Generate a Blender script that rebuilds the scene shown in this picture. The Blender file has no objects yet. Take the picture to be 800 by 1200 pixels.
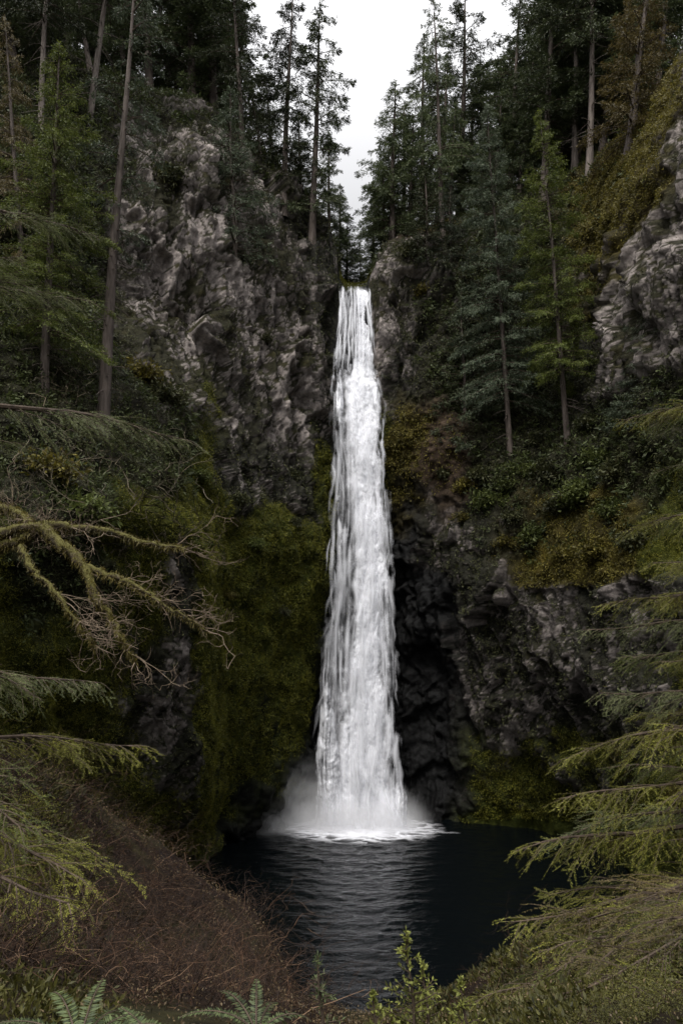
import bpy, math, random
import numpy as np
from mathutils import Vector, Matrix, Quaternion
from mathutils.bvhtree import BVHTree

R_ = math.radians
C = bpy.context.scene.collection
sc = bpy.context.scene

# ------------------------------------------------------------------ camera geometry
CAM = np.array([0.0, 0.0, 12.0]); PITCH = R_(10.0); F = 800.0
cp, sp = math.cos(PITCH), math.sin(PITCH)

def at(px, py, Y):
    """world point seen at photo pixel (800x1200) at depth Y"""
    dx = (px - 400) / F; dy = (600 - py) / F
    y = cp - dy * sp; z = sp + dy * cp
    k = Y / y
    return np.array([dx * k, Y, CAM[2] + z * k])

def ray(px, py):
    d = at(px, py, 10.0) - CAM
    return Vector(d / np.linalg.norm(d))

# ------------------------------------------------------------------ numpy noise
_rs = np.random.RandomState(7)
_PERM = np.concatenate([_rs.permutation(256)] * 3)
_GR = _rs.normal(size=(256, 3)); _GR /= np.linalg.norm(_GR, axis=1)[:, None]
_RV = _rs.rand(256, 8)

def noise(p):
    pi = np.floor(p).astype(np.int64); f = p - pi; pi &= 255
    u = f * f * f * (f * (f * 6 - 15) + 10)
    out = 0
    for i in (0, 1):
        wx = u[:, 0] if i else 1 - u[:, 0]
        a = _PERM[(pi[:, 0] + i) & 255]
        for j in (0, 1):
            wy = u[:, 1] if j else 1 - u[:, 1]
            b = _PERM[(a + pi[:, 1] + j) & 255]
            for k in (0, 1):
                wz = u[:, 2] if k else 1 - u[:, 2]
                g = _GR[_PERM[(b + pi[:, 2] + k) & 255]]
                d = g[:, 0] * (f[:, 0] - i) + g[:, 1] * (f[:, 1] - j) + g[:, 2] * (f[:, 2] - k)
                out = out + wx * wy * wz * d
    return out * 1.6

def fbm(p, o=4, gain=0.5, lac=2.03):
    s = 0; a = 1.0; t = 0
    for i in range(o):
        s = s + a * noise(p + i * 17.3); t += a; a *= gain; p = p * lac
    return s / t

def ridged(p, o=4):
    s = 0; a = 1.0; t = 0
    for i in range(o):
        s = s + a * (1 - 2 * np.abs(noise(p + i * 11.7))); t += a; a *= 0.5; p = p * 2.07
    return s / t

def facets(p, tilt=0.9, k=42.0):
    """blocky broken-rock relief: tilted planes, one per cell, softly joined; and how near the joint is"""
    pi = np.floor(p).astype(np.int64)
    best = np.full(len(p), 1e9); sec = np.full(len(p), 1e9); num = np.zeros(len(p)); den = np.full(len(p), 1e-9)
    for i in (-1, 0, 1):
        for j in (-1, 0, 1):
            for l in (-1, 0, 1):
                c = pi + (i, j, l)
                h = _PERM[(_PERM[(_PERM[c[:, 0] & 255] + c[:, 1]) & 255] + c[:, 2]) & 255]
                d = p - (c + _RV[h, :3])
                d2 = (d * d).sum(1)
                o = (_RV[h, 3] - .5) + tilt * (d * (_RV[h, 4:7] - .5)).sum(1)
                w = np.exp(-k * d2); num += w * o; den += w
                sec = np.where(d2 < best, best, np.minimum(sec, d2)); best = np.minimum(best, d2)
    return num / den, np.sqrt(sec) - np.sqrt(best)

def sstep(a, b, x):
    t = np.clip((x - a) / (b - a), 0, 1)
    return t * t * (3 - 2 * t)

# ------------------------------------------------------------------ mesh helpers
def mesh(name, verts, faces, mats=None, fmat=None, attrs=None, smooth=False, cattr=None):
    verts = np.asarray(verts, np.float32); faces = np.asarray(faces, np.int32)
    m = bpy.data.meshes.new(name)
    n = faces.shape[1]
    m.vertices.add(len(verts)); m.vertices.foreach_set('co', verts.ravel())
    m.loops.add(faces.size); m.loops.foreach_set('vertex_index', faces.ravel())
    m.polygons.add(len(faces))
    m.polygons.foreach_set('loop_start', np.arange(0, faces.size, n, dtype=np.int32))
    m.polygons.foreach_set('loop_total', np.full(len(faces), n, np.int32))
    for a, v in (attrs or {}).items():
        at_ = m.attributes.new(a, 'FLOAT', 'POINT'); at_.data.foreach_set('value', np.asarray(v, np.float32))
    for a, v in (cattr or {}).items():
        at_ = m.attributes.new(a, 'FLOAT_COLOR', 'POINT')
        v = np.concatenate([v, np.ones((len(v), 1))], 1).astype(np.float32)
        at_.data.foreach_set('color', v.ravel())
    for mt in (mats or []): m.materials.append(mt)
    if fmat is not None: m.polygons.foreach_set('material_index', np.asarray(fmat, np.int32))
    m.polygons.foreach_set('use_smooth', np.full(len(faces), bool(smooth)))
    m.update(calc_edges=True); m.validate()
    return m

class Acc:
    """collects quads with a material index"""
    def __init__(s): s.v = []; s.f = []; s.m = []; s.n = 0
    def add(s, v, f, mi=0):
        v = np.asarray(v, float).reshape(-1, 3); f = np.asarray(f, int).reshape(-1, 4)
        s.v.append(v); s.f.append(f + s.n); s.m.append(np.full(len(f), mi)); s.n += len(v)
    def quads(s, q, mi=0):            # q: (N,4,3)
        q = np.asarray(q, float)
        s.add(q.reshape(-1, 3), np.arange(len(q) * 4).reshape(-1, 4), mi)
    def build(s, name, mats, smooth=False):
        return mesh(name, np.concatenate(s.v), np.concatenate(s.f), mats, np.concatenate(s.m), smooth=smooth)

def tube(acc, pts, rad, sides=7, mi=0, cap=True):
    pts = np.asarray(pts, float); n = len(pts)
    rad = np.broadcast_to(np.asarray(rad, float), (n,))
    t = np.gradient(pts, axis=0); t /= np.linalg.norm(t, axis=1)[:, None] + 1e-9
    ref = np.array([0.31, 0.22, 0.92]) if abs(t[0][2]) < .9 else np.array([0.9, 0.3, 0.1])
    a = np.cross(t, ref); a /= np.linalg.norm(a, axis=1)[:, None] + 1e-9
    b = np.cross(t, a)
    th = np.linspace(0, 2 * math.pi, sides, endpoint=False)
    v = pts[:, None] + rad[:, None, None] * (np.cos(th)[None, :, None] * a[:, None] + np.sin(th)[None, :, None] * b[:, None])
    i = np.arange(n - 1)[:, None] * sides; j = np.arange(sides)[None]; j2 = (j + 1) % sides
    f = np.stack([i + j, i + j2, i + sides + j2, i + sides + j], -1).reshape(-1, 4)
    acc.add(v.reshape(-1, 3), f, mi)

def obj(name, me, parent=None):
    o = bpy.data.objects.new(name, me); C.objects.link(o)
    if parent: o.parent = parent
    return o

def tag(o, label=None, cat=None, group=None, kind=None):
    if label: o['label'] = label
    if cat: o['category'] = cat
    if group: o['group'] = group
    if kind: o['kind'] = kind
    return o

def empty(name, loc, label, cat, group=None):
    o = bpy.data.objects.new(name, None); C.objects.link(o); o.location = loc
    o.empty_display_size = .2
    return tag(o, label, cat, group)

def dup(root, label=None, group=None):
    r = root.copy(); C.objects.link(r)
    if label: r['label'] = label
    if group: r['group'] = group
    for ch in list(root.children):
        c = ch.copy(); C.objects.link(c); c.parent = r
        for g in list(ch.children):
            d = g.copy(); C.objects.link(d); d.parent = c
    return r

# ------------------------------------------------------------------ materials
def mat(name):
    m = bpy.data.materials.new(name); m.use_nodes = True
    nt = m.node_tree; nt.nodes.clear()
    return m, nt, nt.nodes, nt.links

def nd(ns, t, **k):
    n = ns.new(t)
    for a, b in k.items():
        if a.startswith('i_'): n.inputs[a[2:].replace('_', ' ')].default_value = b
        else: setattr(n, a, b)
    return n

def leaf_mat(name, c1, c2, c3=None, trans=0.25, rough=0.6, hue_obj=0.3, nscale=1.1):
    """foliage: each leaf and each plant its own shade of the kind's green"""
    m, nt, ns, L = mat(name)
    g = nd(ns, 'ShaderNodeNewGeometry'); oi = nd(ns, 'ShaderNodeObjectInfo'); tc = nd(ns, 'ShaderNodeTexCoord')
    no = nd(ns, 'ShaderNodeTexNoise'); no.inputs['Scale'].default_value = nscale; no.inputs['Detail'].default_value = 4
    L.new(tc.outputs['Object'], no.inputs['Vector'])
    r = nd(ns, 'ShaderNodeValToRGB')
    r.color_ramp.elements[0].color = (*c1, 1); r.color_ramp.elements[1].color = (*c2, 1)
    if c3:
        e = r.color_ramp.elements.new(.97); e.color = (*c3, 1); r.color_ramp.elements[1].position = .8
    ma = nd(ns, 'ShaderNodeMath', operation='MULTIPLY'); ma.inputs[1].default_value = .55
    L.new(g.outputs['Random Per Island'], ma.inputs[0])
    mb = nd(ns, 'ShaderNodeMath', operation='MULTIPLY_ADD'); mb.inputs[1].default_value = 1.5; mb.inputs[2].default_value = -.55
    L.new(no.outputs['Fac'], mb.inputs[0])
    mc = nd(ns, 'ShaderNodeMath', operation='ADD'); L.new(ma.outputs[0], mc.inputs[0]); L.new(mb.outputs[0], mc.inputs[1])
    L.new(mc.outputs[0], r.inputs['Fac'])
    hs = nd(ns, 'ShaderNodeHueSaturation')
    mr = nd(ns, 'ShaderNodeMapRange'); mr.inputs['To Min'].default_value = 1 - hue_obj; mr.inputs['To Max'].default_value = 1 + hue_obj
    L.new(oi.outputs['Random'], mr.inputs['Value']); L.new(mr.outputs[0], hs.inputs['Value'])
    L.new(r.outputs['Color'], hs.inputs['Color'])
    p = nd(ns, 'ShaderNodeBsdfPrincipled'); p.inputs['Roughness'].default_value = rough
    p.inputs['Specular IOR Level'].default_value = .25
    L.new(hs.outputs['Color'], p.inputs['Base Color'])
    t = nd(ns, 'ShaderNodeBsdfTranslucent'); L.new(hs.outputs['Color'], t.inputs['Color'])
    mx = nd(ns, 'ShaderNodeMixShader'); mx.inputs[0].default_value = trans
    L.new(p.outputs[0], mx.inputs[1]); L.new(t.outputs[0], mx.inputs[2])
    o = nd(ns, 'ShaderNodeOutputMaterial'); L.new(mx.outputs[0], o.inputs['Surface'])
    return m

def bark_mat(name, c1, c2, scale=6, stretch=.15, bump=.5, moss=None, moss_amt=.5):
    m, nt, ns, L = mat(name)
    tc = nd(ns, 'ShaderNodeTexCoord'); mp = nd(ns, 'ShaderNodeMapping'); mp.inputs['Scale'].default_value = (1, 1, stretch)
    L.new(tc.outputs['Object'], mp.inputs['Vector'])
    no = nd(ns, 'ShaderNodeTexNoise'); no.inputs['Scale'].default_value = scale; no.inputs['Detail'].default_value = 6; no.inputs['Roughness'].default_value = .65
    L.new(mp.outputs[0], no.inputs['Vector'])
    r = nd(ns, 'ShaderNodeValToRGB'); r.color_ramp.elements[0].position = .35; r.color_ramp.elements[1].position = .68
    r.color_ramp.elements[0].color = (*c1, 1); r.color_ramp.elements[1].color = (*c2, 1)
    L.new(no.outputs['Fac'], r.inputs['Fac'])
    col = r.outputs['Color']
    if moss:
        n2 = nd(ns, 'ShaderNodeTexNoise'); n2.inputs['Scale'].default_value = scale * .5; n2.inputs['Detail'].default_value = 4
        L.new(tc.outputs['Object'], n2.inputs['Vector'])
        g = nd(ns, 'ShaderNodeNewGeometry'); sx = nd(ns, 'ShaderNodeSeparateXYZ'); L.new(g.outputs['Normal'], sx.inputs[0])
        a = nd(ns, 'ShaderNodeMath', operation='MULTIPLY_ADD'); a.inputs[1].default_value = .35; L.new(sx.outputs['Z'], a.inputs[0]); L.new(n2.outputs['Fac'], a.inputs[2])
        mr = nd(ns, 'ShaderNodeMapRange'); mr.inputs['From Min'].default_value = .75 - moss_amt; mr.inputs['From Max'].default_value = 1.0 - moss_amt
        L.new(a.outputs[0], mr.inputs['Value'])
        mm = nd(ns, 'ShaderNodeMix', data_type='RGBA'); L.new(mr.outputs[0], mm.inputs[0]); L.new(col, mm.inputs[6])
        mm.inputs[7].default_value = (*moss, 1); col = mm.outputs[2]
    p = nd(ns, 'ShaderNodeBsdfPrincipled'); p.inputs['Roughness'].default_value = .85; p.inputs['Specular IOR Level'].default_value = .2
    L.new(col, p.inputs['Base Color'])
    b = nd(ns, 'ShaderNodeBump'); b.inputs['Strength'].default_value = bump; b.inputs['Distance'].default_value = .05
    L.new(no.outputs['Fac'], b.inputs['Height']); L.new(b.outputs[0], p.inputs['Normal'])
    o = nd(ns, 'ShaderNodeOutputMaterial'); L.new(p.outputs[0], o.inputs['Surface'])
    return m

def rock_mat(name):
    """cliff: the colours of rock, moss and soil come from the 'col' attribute, broken up by fine noise"""
    m, nt, ns, L = mat(name)
    a = nd(ns, 'ShaderNodeAttribute', attribute_name='col'); w = nd(ns, 'ShaderNodeAttribute', attribute_name='gloss')
    tc = nd(ns, 'ShaderNodeTexCoord')
    n1 = nd(ns, 'ShaderNodeTexNoise'); n1.inputs['Scale'].default_value = 3.5; n1.inputs['Detail'].default_value = 9; n1.inputs['Roughness'].default_value = .7
    L.new(tc.outputs['Object'], n1.inputs['Vector'])
    r = nd(ns, 'ShaderNodeMapRange'); r.inputs['From Min'].default_value = .3; r.inputs['From Max'].default_value = .7
    r.inputs['To Min'].default_value = .35; r.inputs['To Max'].default_value = 1.6
    L.new(n1.outputs['Fac'], r.inputs['Value'])
    hs = nd(ns, 'ShaderNodeHueSaturation'); L.new(a.outputs['Color'], hs.inputs['Color']); L.new(r.outputs[0], hs.inputs['Value'])
    p = nd(ns, 'ShaderNodeBsdfPrincipled'); L.new(hs.outputs['Color'], p.inputs['Base Color'])
    rr = nd(ns, 'ShaderNodeMapRange'); rr.inputs['To Min'].default_value = .95; rr.inputs['To Max'].default_value = .6
    L.new(w.outputs['Fac'], rr.inputs['Value']); L.new(rr.outputs[0], p.inputs['Roughness'])
    p.inputs['Specular IOR Level'].default_value = .12
    b = nd(ns, 'ShaderNodeBump'); b.inputs['Strength'].default_value = .9; b.inputs['Distance'].default_value = .12
    L.new(n1.outputs['Fac'], b.inputs['Height']); L.new(b.outputs[0], p.inputs['Normal'])
    o = nd(ns, 'ShaderNodeOutputMaterial'); L.new(p.outputs[0], o.inputs['Surface'])
    return m

def falls_mat(name, albedo=.95, rough=.6):
    """white broken water; 'alpha' is how much of the sheet is foam rather than air"""
    m, nt, ns, L = mat(name)
    a = nd(ns, 'ShaderNodeAttribute', attribute_name='alpha')
    d = nd(ns, 'ShaderNodeBsdfDiffuse'); d.inputs['Color'].default_value = (albedo * .94, albedo * .95, albedo, 1)
    t = nd(ns, 'ShaderNodeBsdfTranslucent'); t.inputs['Color'].default_value = (albedo, albedo, albedo, 1)
    x = nd(ns, 'ShaderNodeMixShader'); x.inputs[0].default_value = .08
    L.new(d.outputs[0], x.inputs[1]); L.new(t.outputs[0], x.inputs[2])
    tr = nd(ns, 'ShaderNodeBsdfTransparent')
    mx = nd(ns, 'ShaderNodeMixShader'); L.new(a.outputs['Fac'], mx.inputs[0]); L.new(tr.outputs[0], mx.inputs[1]); L.new(x.outputs[0], mx.inputs[2])
    o = nd(ns, 'ShaderNodeOutputMaterial'); L.new(mx.outputs[0], o.inputs['Surface'])
    return m

M = {}
M['rock'] = rock_mat('cliff_rock')
M['dark_needles'] = leaf_mat('dark_needles', (.008, .015, .009), (.027, .044, .023), (.08, .095, .04), trans=.12, hue_obj=.45)
M['forest_needles'] = leaf_mat('forest_needles', (.013, .024, .013), (.042, .064, .031), (.10, .12, .05), trans=.2, hue_obj=.4)
M['grey_needles'] = leaf_mat('grey_needles', (.014, .024, .015), (.040, .058, .036), (.095, .115, .07), trans=.2)
M['green_needles'] = leaf_mat('green_needles', (.014, .026, .007), (.056, .080, .016), (.14, .165, .032), trans=.3, hue_obj=.1)
M['olive_needles'] = leaf_mat('olive_needles', (.022, .020, .006), (.066, .056, .016), (.13, .10, .035), trans=.25, hue_obj=.1)
M['near_needles'] = leaf_mat('near_needles', (.009, .015, .003), (.050, .068, .010), (.25, .245, .04), trans=.3, hue_obj=.1)
M['near_green'] = leaf_mat('near_green', (.006, .012, .003), (.030, .046, .008), (.12, .14, .028), trans=.3, hue_obj=.1)  # darker copy of green_needles: dimmer foreground light put into the colour
M['silver_needles'] = leaf_mat('silver_needles', (.011, .020, .006), (.052, .076, .026), (.19, .21, .085), trans=.25, hue_obj=.1)
M['moss_leaf'] = leaf_mat('moss_leaf', (.014, .021, .003), (.060, .071, .007), (.15, .145, .016), trans=.3)
M['olive_leaf'] = leaf_mat('olive_leaf', (.018, .017, .004), (.056, .049, .008), (.13, .11, .02), trans=.3)
M['dark_leaf'] = leaf_mat('dark_leaf', (.008, .012, .005), (.028, .034, .012), (.07, .072, .028), trans=.25)
M['shrub_leaf'] = leaf_mat('shrub_leaf', (.014, .023, .006), (.046, .064, .015), (.11, .13, .034), trans=.35)
M['fern_green'] = leaf_mat('fern_green', (.010, .018, .005), (.038, .052, .014), (.09, .11, .035), trans=.3)
M['fern'] = leaf_mat('fern', (.007, .014, .004), (.028, .044, .013), (.12, .15, .06), trans=.3)
M['bright_leaf'] = leaf_mat('bright_leaf', (.03, .04, .008), (.10, .12, .025), (.24, .25, .06), trans=.35)
M['bright_moss'] = leaf_mat('bright_moss', (.008, .007, .002), (.025, .021, .005), (.13, .105, .026), trans=.3)
M['trunk'] = bark_mat('conifer_bark', (.035, .027, .022), (.12, .098, .085))
M['pale_trunk'] = bark_mat('pale_bark', (.06, .049, .042), (.19, .16, .14))
M['dark_trunk'] = bark_mat('wet_bark', (.016, .013, .011), (.06, .05, .042))
M['twig'] = bark_mat('twig_bark', (.03, .022, .016), (.085, .062, .045), scale=12)
def twig_mat(name, cols):
    m, nt, ns, L = mat(name)
    g = nd(ns, 'ShaderNodeNewGeometry'); r = nd(ns, 'ShaderNodeValToRGB')
    r.color_ramp.elements[0].color = (*cols[0], 1); r.color_ramp.elements[1].color = (*cols[-1], 1)
    for p_, c in ((.6, cols[1]), (.85, cols[2])):
        e = r.color_ramp.elements.new(p_); e.color = (*c, 1)
    L.new(g.outputs['Random Per Island'], r.inputs['Fac'])
    p = nd(ns, 'ShaderNodeBsdfPrincipled'); p.inputs['Roughness'].default_value = .8; p.inputs['Specular IOR Level'].default_value = .2
    L.new(r.outputs['Color'], p.inputs['Base Color'])
    o = nd(ns, 'ShaderNodeOutputMaterial'); L.new(p.outputs[0], o.inputs['Surface'])
    return m
M['brush'] = twig_mat('brush_twigs', [(.005, .0026, .0014), (.014, .0066, .003), (.050, .025, .012), (.18, .115, .07)])
M['dead'] = bark_mat('dead_wood', (.07, .05, .034), (.22, .17, .12), scale=9, stretch=1, bump=.1)
M['moss_bark'] = bark_mat('mossy_bark', (.03, .024, .014), (.085, .065, .038), scale=14, stretch=1, bump=.8, moss=(.075, .068, .018), moss_amt=.36)
M['falls'] = falls_mat('falling_water')

# ------------------------------------------------------------------ cliffs: lofted round the pool
def catmull(P, t):
    """P (n, ...), t in [0, n-1]"""
    n = len(P); i = np.clip(np.floor(t).astype(int), 0, n - 2); f = (t - i).reshape((-1,) + (1,) * (P.ndim - 1))
    p0 = P[np.maximum(i - 1, 0)]; p1 = P[i]; p2 = P[i + 1]; p3 = P[np.minimum(i + 2, n - 1)]
    m1 = (p2 - p0) * .42; m2 = (p3 - p1) * .42
    f2 = f * f; f3 = f2 * f
    return (2 * f3 - 3 * f2 + 1) * p1 + (f3 - 2 * f2 + f) * m1 + (-2 * f3 + 3 * f2) * p2 + (f3 - f2) * m2

# column, profile bottom to top as (pixel row, depth), surface kinds at the ten levels
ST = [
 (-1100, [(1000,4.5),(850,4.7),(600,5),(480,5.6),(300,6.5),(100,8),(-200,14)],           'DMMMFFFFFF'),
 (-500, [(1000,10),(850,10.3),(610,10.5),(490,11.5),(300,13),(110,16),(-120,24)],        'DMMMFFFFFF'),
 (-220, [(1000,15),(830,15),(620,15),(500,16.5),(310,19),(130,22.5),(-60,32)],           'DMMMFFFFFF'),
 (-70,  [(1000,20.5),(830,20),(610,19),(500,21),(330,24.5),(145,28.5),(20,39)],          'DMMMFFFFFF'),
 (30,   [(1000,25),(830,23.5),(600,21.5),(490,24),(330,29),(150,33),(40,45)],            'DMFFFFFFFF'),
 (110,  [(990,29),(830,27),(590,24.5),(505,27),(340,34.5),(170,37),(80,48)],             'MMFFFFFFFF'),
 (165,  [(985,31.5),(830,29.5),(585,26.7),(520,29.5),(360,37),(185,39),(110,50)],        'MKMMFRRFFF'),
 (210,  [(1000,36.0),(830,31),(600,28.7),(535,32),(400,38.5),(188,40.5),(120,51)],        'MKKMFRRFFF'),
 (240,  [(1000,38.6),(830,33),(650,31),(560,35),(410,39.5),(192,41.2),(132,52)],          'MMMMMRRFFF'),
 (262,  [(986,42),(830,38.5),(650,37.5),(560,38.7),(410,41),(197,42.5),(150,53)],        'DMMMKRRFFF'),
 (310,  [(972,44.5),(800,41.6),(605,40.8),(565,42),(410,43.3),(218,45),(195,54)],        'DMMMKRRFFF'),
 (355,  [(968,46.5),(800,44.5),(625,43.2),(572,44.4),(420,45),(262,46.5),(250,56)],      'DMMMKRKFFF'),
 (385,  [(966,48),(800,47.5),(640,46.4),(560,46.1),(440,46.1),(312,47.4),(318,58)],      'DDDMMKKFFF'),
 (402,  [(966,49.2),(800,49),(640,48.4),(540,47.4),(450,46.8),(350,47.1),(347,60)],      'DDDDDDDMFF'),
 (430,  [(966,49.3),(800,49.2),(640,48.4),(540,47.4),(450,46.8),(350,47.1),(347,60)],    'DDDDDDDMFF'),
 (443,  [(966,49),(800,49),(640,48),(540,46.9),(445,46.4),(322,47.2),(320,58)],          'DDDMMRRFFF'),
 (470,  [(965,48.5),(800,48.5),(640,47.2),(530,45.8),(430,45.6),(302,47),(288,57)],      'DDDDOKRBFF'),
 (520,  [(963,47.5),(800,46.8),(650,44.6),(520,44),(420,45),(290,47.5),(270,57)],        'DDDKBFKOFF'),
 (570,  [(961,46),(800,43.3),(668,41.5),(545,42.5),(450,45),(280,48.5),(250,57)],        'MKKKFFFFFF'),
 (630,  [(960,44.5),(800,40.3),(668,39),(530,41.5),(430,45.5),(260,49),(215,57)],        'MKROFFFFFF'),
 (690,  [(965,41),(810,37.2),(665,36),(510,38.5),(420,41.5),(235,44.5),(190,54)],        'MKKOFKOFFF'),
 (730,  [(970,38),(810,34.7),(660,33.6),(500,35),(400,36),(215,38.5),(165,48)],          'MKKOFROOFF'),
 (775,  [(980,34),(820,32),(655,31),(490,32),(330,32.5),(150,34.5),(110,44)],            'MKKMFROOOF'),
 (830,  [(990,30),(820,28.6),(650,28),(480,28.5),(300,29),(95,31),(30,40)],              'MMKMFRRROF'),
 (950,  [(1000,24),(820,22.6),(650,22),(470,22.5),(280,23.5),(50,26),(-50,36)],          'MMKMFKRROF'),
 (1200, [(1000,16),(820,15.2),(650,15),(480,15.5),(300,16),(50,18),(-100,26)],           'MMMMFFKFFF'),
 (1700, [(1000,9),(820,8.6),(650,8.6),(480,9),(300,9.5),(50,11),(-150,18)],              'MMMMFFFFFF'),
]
KINDS = 'RKDMOFB'
def build_profiles():
    P = []; W = []
    for px, pr, k in ST:
        pts = [at(px, *q) for q in pr]
        l0 = pts[0].copy(); l0[2] = -2.5
        b = pts[1] * .22 + pts[2] * .78; b[1] -= .25
        e = pts[6].copy(); s = 34.0 / max(e[1], 20)
        side = abs(px - 417) / 400.0
        e = np.array([e[0] * (1 + s * .7), e[1] + 34, e[2] + (9 + 8 * min(side, 1.5) if abs(px - 417) > 40 else 1.0)])
        P.append([l0, pts[0], pts[1], b, pts[2], pts[3], pts[4], pts[5], pts[6], e])
        k = k[0] + k                      # ten levels + underwater
        k = (k[0], k[1], k[2], k[3], k[4], k[5], k[6], k[7], k[8], k[9])
        W.append([[1.0 if c == q else 0.0 for q in KINDS] for c in k])
    return np.array(P), np.array(W)
PP, WW = build_profiles()
stx = np.array([s[0] for s in ST], float)

# columns dense where the photo looks
ucols = np.concatenate([np.linspace(-1100, -110, 60, endpoint=False), np.linspace(-110, 830, 690, endpoint=False), np.linspace(830, 1700, 60)])
ut = np.interp(ucols, stx, np.arange(len(stx)))
NV = 760
def loft():
    prof = catmull(PP, ut)                 # (U, 10, 3)
    wts = np.stack([WW[np.floor(ut).astype(int)], WW[np.minimum(np.floor(ut).astype(int) + 1, len(ST) - 1)]], 1)
    fr = (ut - np.floor(ut))
    # rows: denser on the face than on the plateau
    rows = np.concatenate([np.linspace(0, 1, 12, endpoint=False), np.linspace(1, 8, NV - 90, endpoint=False), np.linspace(8, 9, 78)])
    # spread rows on the face by mean segment length
    seg = np.linalg.norm(np.diff(prof, axis=1), axis=2)[60:-60].mean(0)
    cum = np.concatenate([[0], np.cumsum(seg[1:8])])
    rr = np.interp(np.linspace(0, cum[-1], NV - 90, endpoint=False), cum, np.arange(1, 9))
    rows = np.concatenate([rows[:12], rr, rows[-78:]])
    G = catmull(np.swapaxes(prof, 0, 1), rows)       # (V, U, 3)
    i = np.clip(np.floor(rows).astype(int), 0, 8); f = rows - i
    a = wts[:, 0] * (1 - fr)[:, None, None] + wts[:, 1] * fr[:, None, None]     # (U,10,K)
    Wg = a[:, i] * (1 - f)[None, :, None] + a[:, i + 1] * f[None, :, None]      # (U,V,K)
    return G, np.swapaxes(Wg, 0, 1), rows
G, WG, ROWS = loft()
V_, U_ = G.shape[:2]

def grid_normals(G):
    du = np.gradient(G, axis=1); dv = np.gradient(G, axis=0)
    n = np.cross(du, dv); n /= np.linalg.norm(n, axis=2)[..., None] + 1e-9
    return n

def relief():
    global G
    P = G.reshape(-1, 3); N = grid_normals(G).reshape(-1, 3)
    w = WG.reshape(-1, len(KINDS)).copy()
    # break the borders between kinds of ground
    for q in range(len(KINDS)):
        w[:, q] *= np.exp(2.6 * fbm(P * .33 + 31 * q, 4))
    w = w ** 2.2; w /= w.sum(1)[:, None] + 1e-9
    wk = dict(zip(KINDS, w.T))
    rockw = np.clip(wk['R'] + wk['K'] + wk['D'] * .8, 0, 1)
    softw = 1 - rockw
    rows = np.repeat(ROWS, U_)
    face = sstep(8.6, 7.6, rows)
    wv = np.stack([fbm(P * .4 + 3, 3), fbm(P * .4 + 40, 3), fbm(P * .4 + 80, 3)], 1)
    Pv = (P + 1.5 * wv) * np.array([1, 1, .6])
    f1, e1 = facets(Pv * .33, 1.5)
    f2, e2 = facets(Pv * .85 + 5.1 + .35 * wv, 1.6)
    f3, e3 = facets(Pv * 2.1 + 9.7, 1.6)
    big = fbm(P * .11, 3)
    d = .7 * big
    colm = ridged(P * np.array([.8, .8, .14]) + .4 * wv, 4)
    d += rockw * (1.35 * f1 + .34 * f2 + .13 * f3 + .6 * colm + .13 * fbm(P * 2.2, 5) - .14 * np.exp(-e2 * 18) - .06 * np.exp(-e3 * 14))
    d += (softw - .35 * wk['M']) * (1.0 * fbm(P * .5, 4) + .42 * fbm(P * 1.7, 4))
    d += .05 * fbm(P * 5.1, 2)
    edge = sstep(383, 396, np.tile(ucols, V_)) * sstep(452, 440, np.tile(ucols, V_))
    d *= face * (1 - .75 * edge) + (1 - face) * .35
    # slots and overhangs: push horizontally more than up
    D = N.copy(); D[:, 2] *= .45
    P2 = P + D * d[:, None]
    G = P2.reshape(G.shape)
    N2 = grid_normals(G).reshape(-1, 3)
    up = N2[:, 2]
    # colours
    n1 = fbm(P * np.array([.6, .6, .27]) + .4 * wv + 3, 5); n2 = fbm(P * 1.5 + 8, 4); n3 = fbm(P * 4 + 2, 3)
    stn = fbm(P * np.array([1.6, 1.6, .22]) + 21, 4)                     # run-off stains down the face
    tone = (1 + .55 * n3 + .35 * f2)
    RK = np.stack([.245 + .07 * n2, .215 + .062 * n2, .20 + .06 * n2], 1) * np.clip(tone, .35, 1.7)[:, None]
    RK = RK * (1 - .55 * sstep(.0, .35, stn))[:, None]
    VEG = np.array([.019, .018, .010]) * (1 + .6 * n3)[:, None] + np.array([.012, .010, .002]) * sstep(.1, .5, n2)[:, None]
    mv = sstep(-.10, .06, n1 + .45 * n2 + .35 * stn + .75 * up)
    cR = RK * (1 - mv)[:, None] + VEG * mv[:, None]
    mk = sstep(-.40, -.24, n1 + .6 * n2 + .3 * stn + .7 * up)
    cK = RK * .95 * (1 - mk)[:, None] + np.array([.015, .0145, .010]) * (1 + .7 * n3)[:, None] * mk[:, None]
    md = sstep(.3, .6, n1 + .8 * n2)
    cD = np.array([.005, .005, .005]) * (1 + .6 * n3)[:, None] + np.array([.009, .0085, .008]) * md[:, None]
    cM = np.array([.022, .027, .004]) * (1 + .9 * n2)[:, None] + np.array([.02, .02, .003]) * sstep(.0, .5, n1)[:, None]
    cO = np.array([.034, .027, .006]) * (1 + .9 * n2)[:, None] + np.array([.024, .016, .001]) * sstep(.0, .5, n1)[:, None]
    cF = np.array([.016, .0155, .009]) * (1 + .7 * n2)[:, None]
    cB = np.array([.045, .031, .021]) * (1 + .7 * n2)[:, None]
    cc = dict(R=cR, K=cK, D=cD, M=cM, O=cO, F=cF, B=cB)
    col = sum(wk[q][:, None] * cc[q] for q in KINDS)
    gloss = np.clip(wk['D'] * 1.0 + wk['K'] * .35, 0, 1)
    veg = dict(M=wk['M'] + .3 * wk['K'] * mk * (up > .05) + .12 * wk['R'] * mv, O=wk['O'] + .5 * wk['B'], F=wk['F'] + .45 * wk['R'] * mv + .6 * wk['K'] * mk, S=wk['F'] + .22 * wk['M'] + .4 * wk['O'])
    return np.clip(col, .0025, .6), gloss, N2, veg
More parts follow.
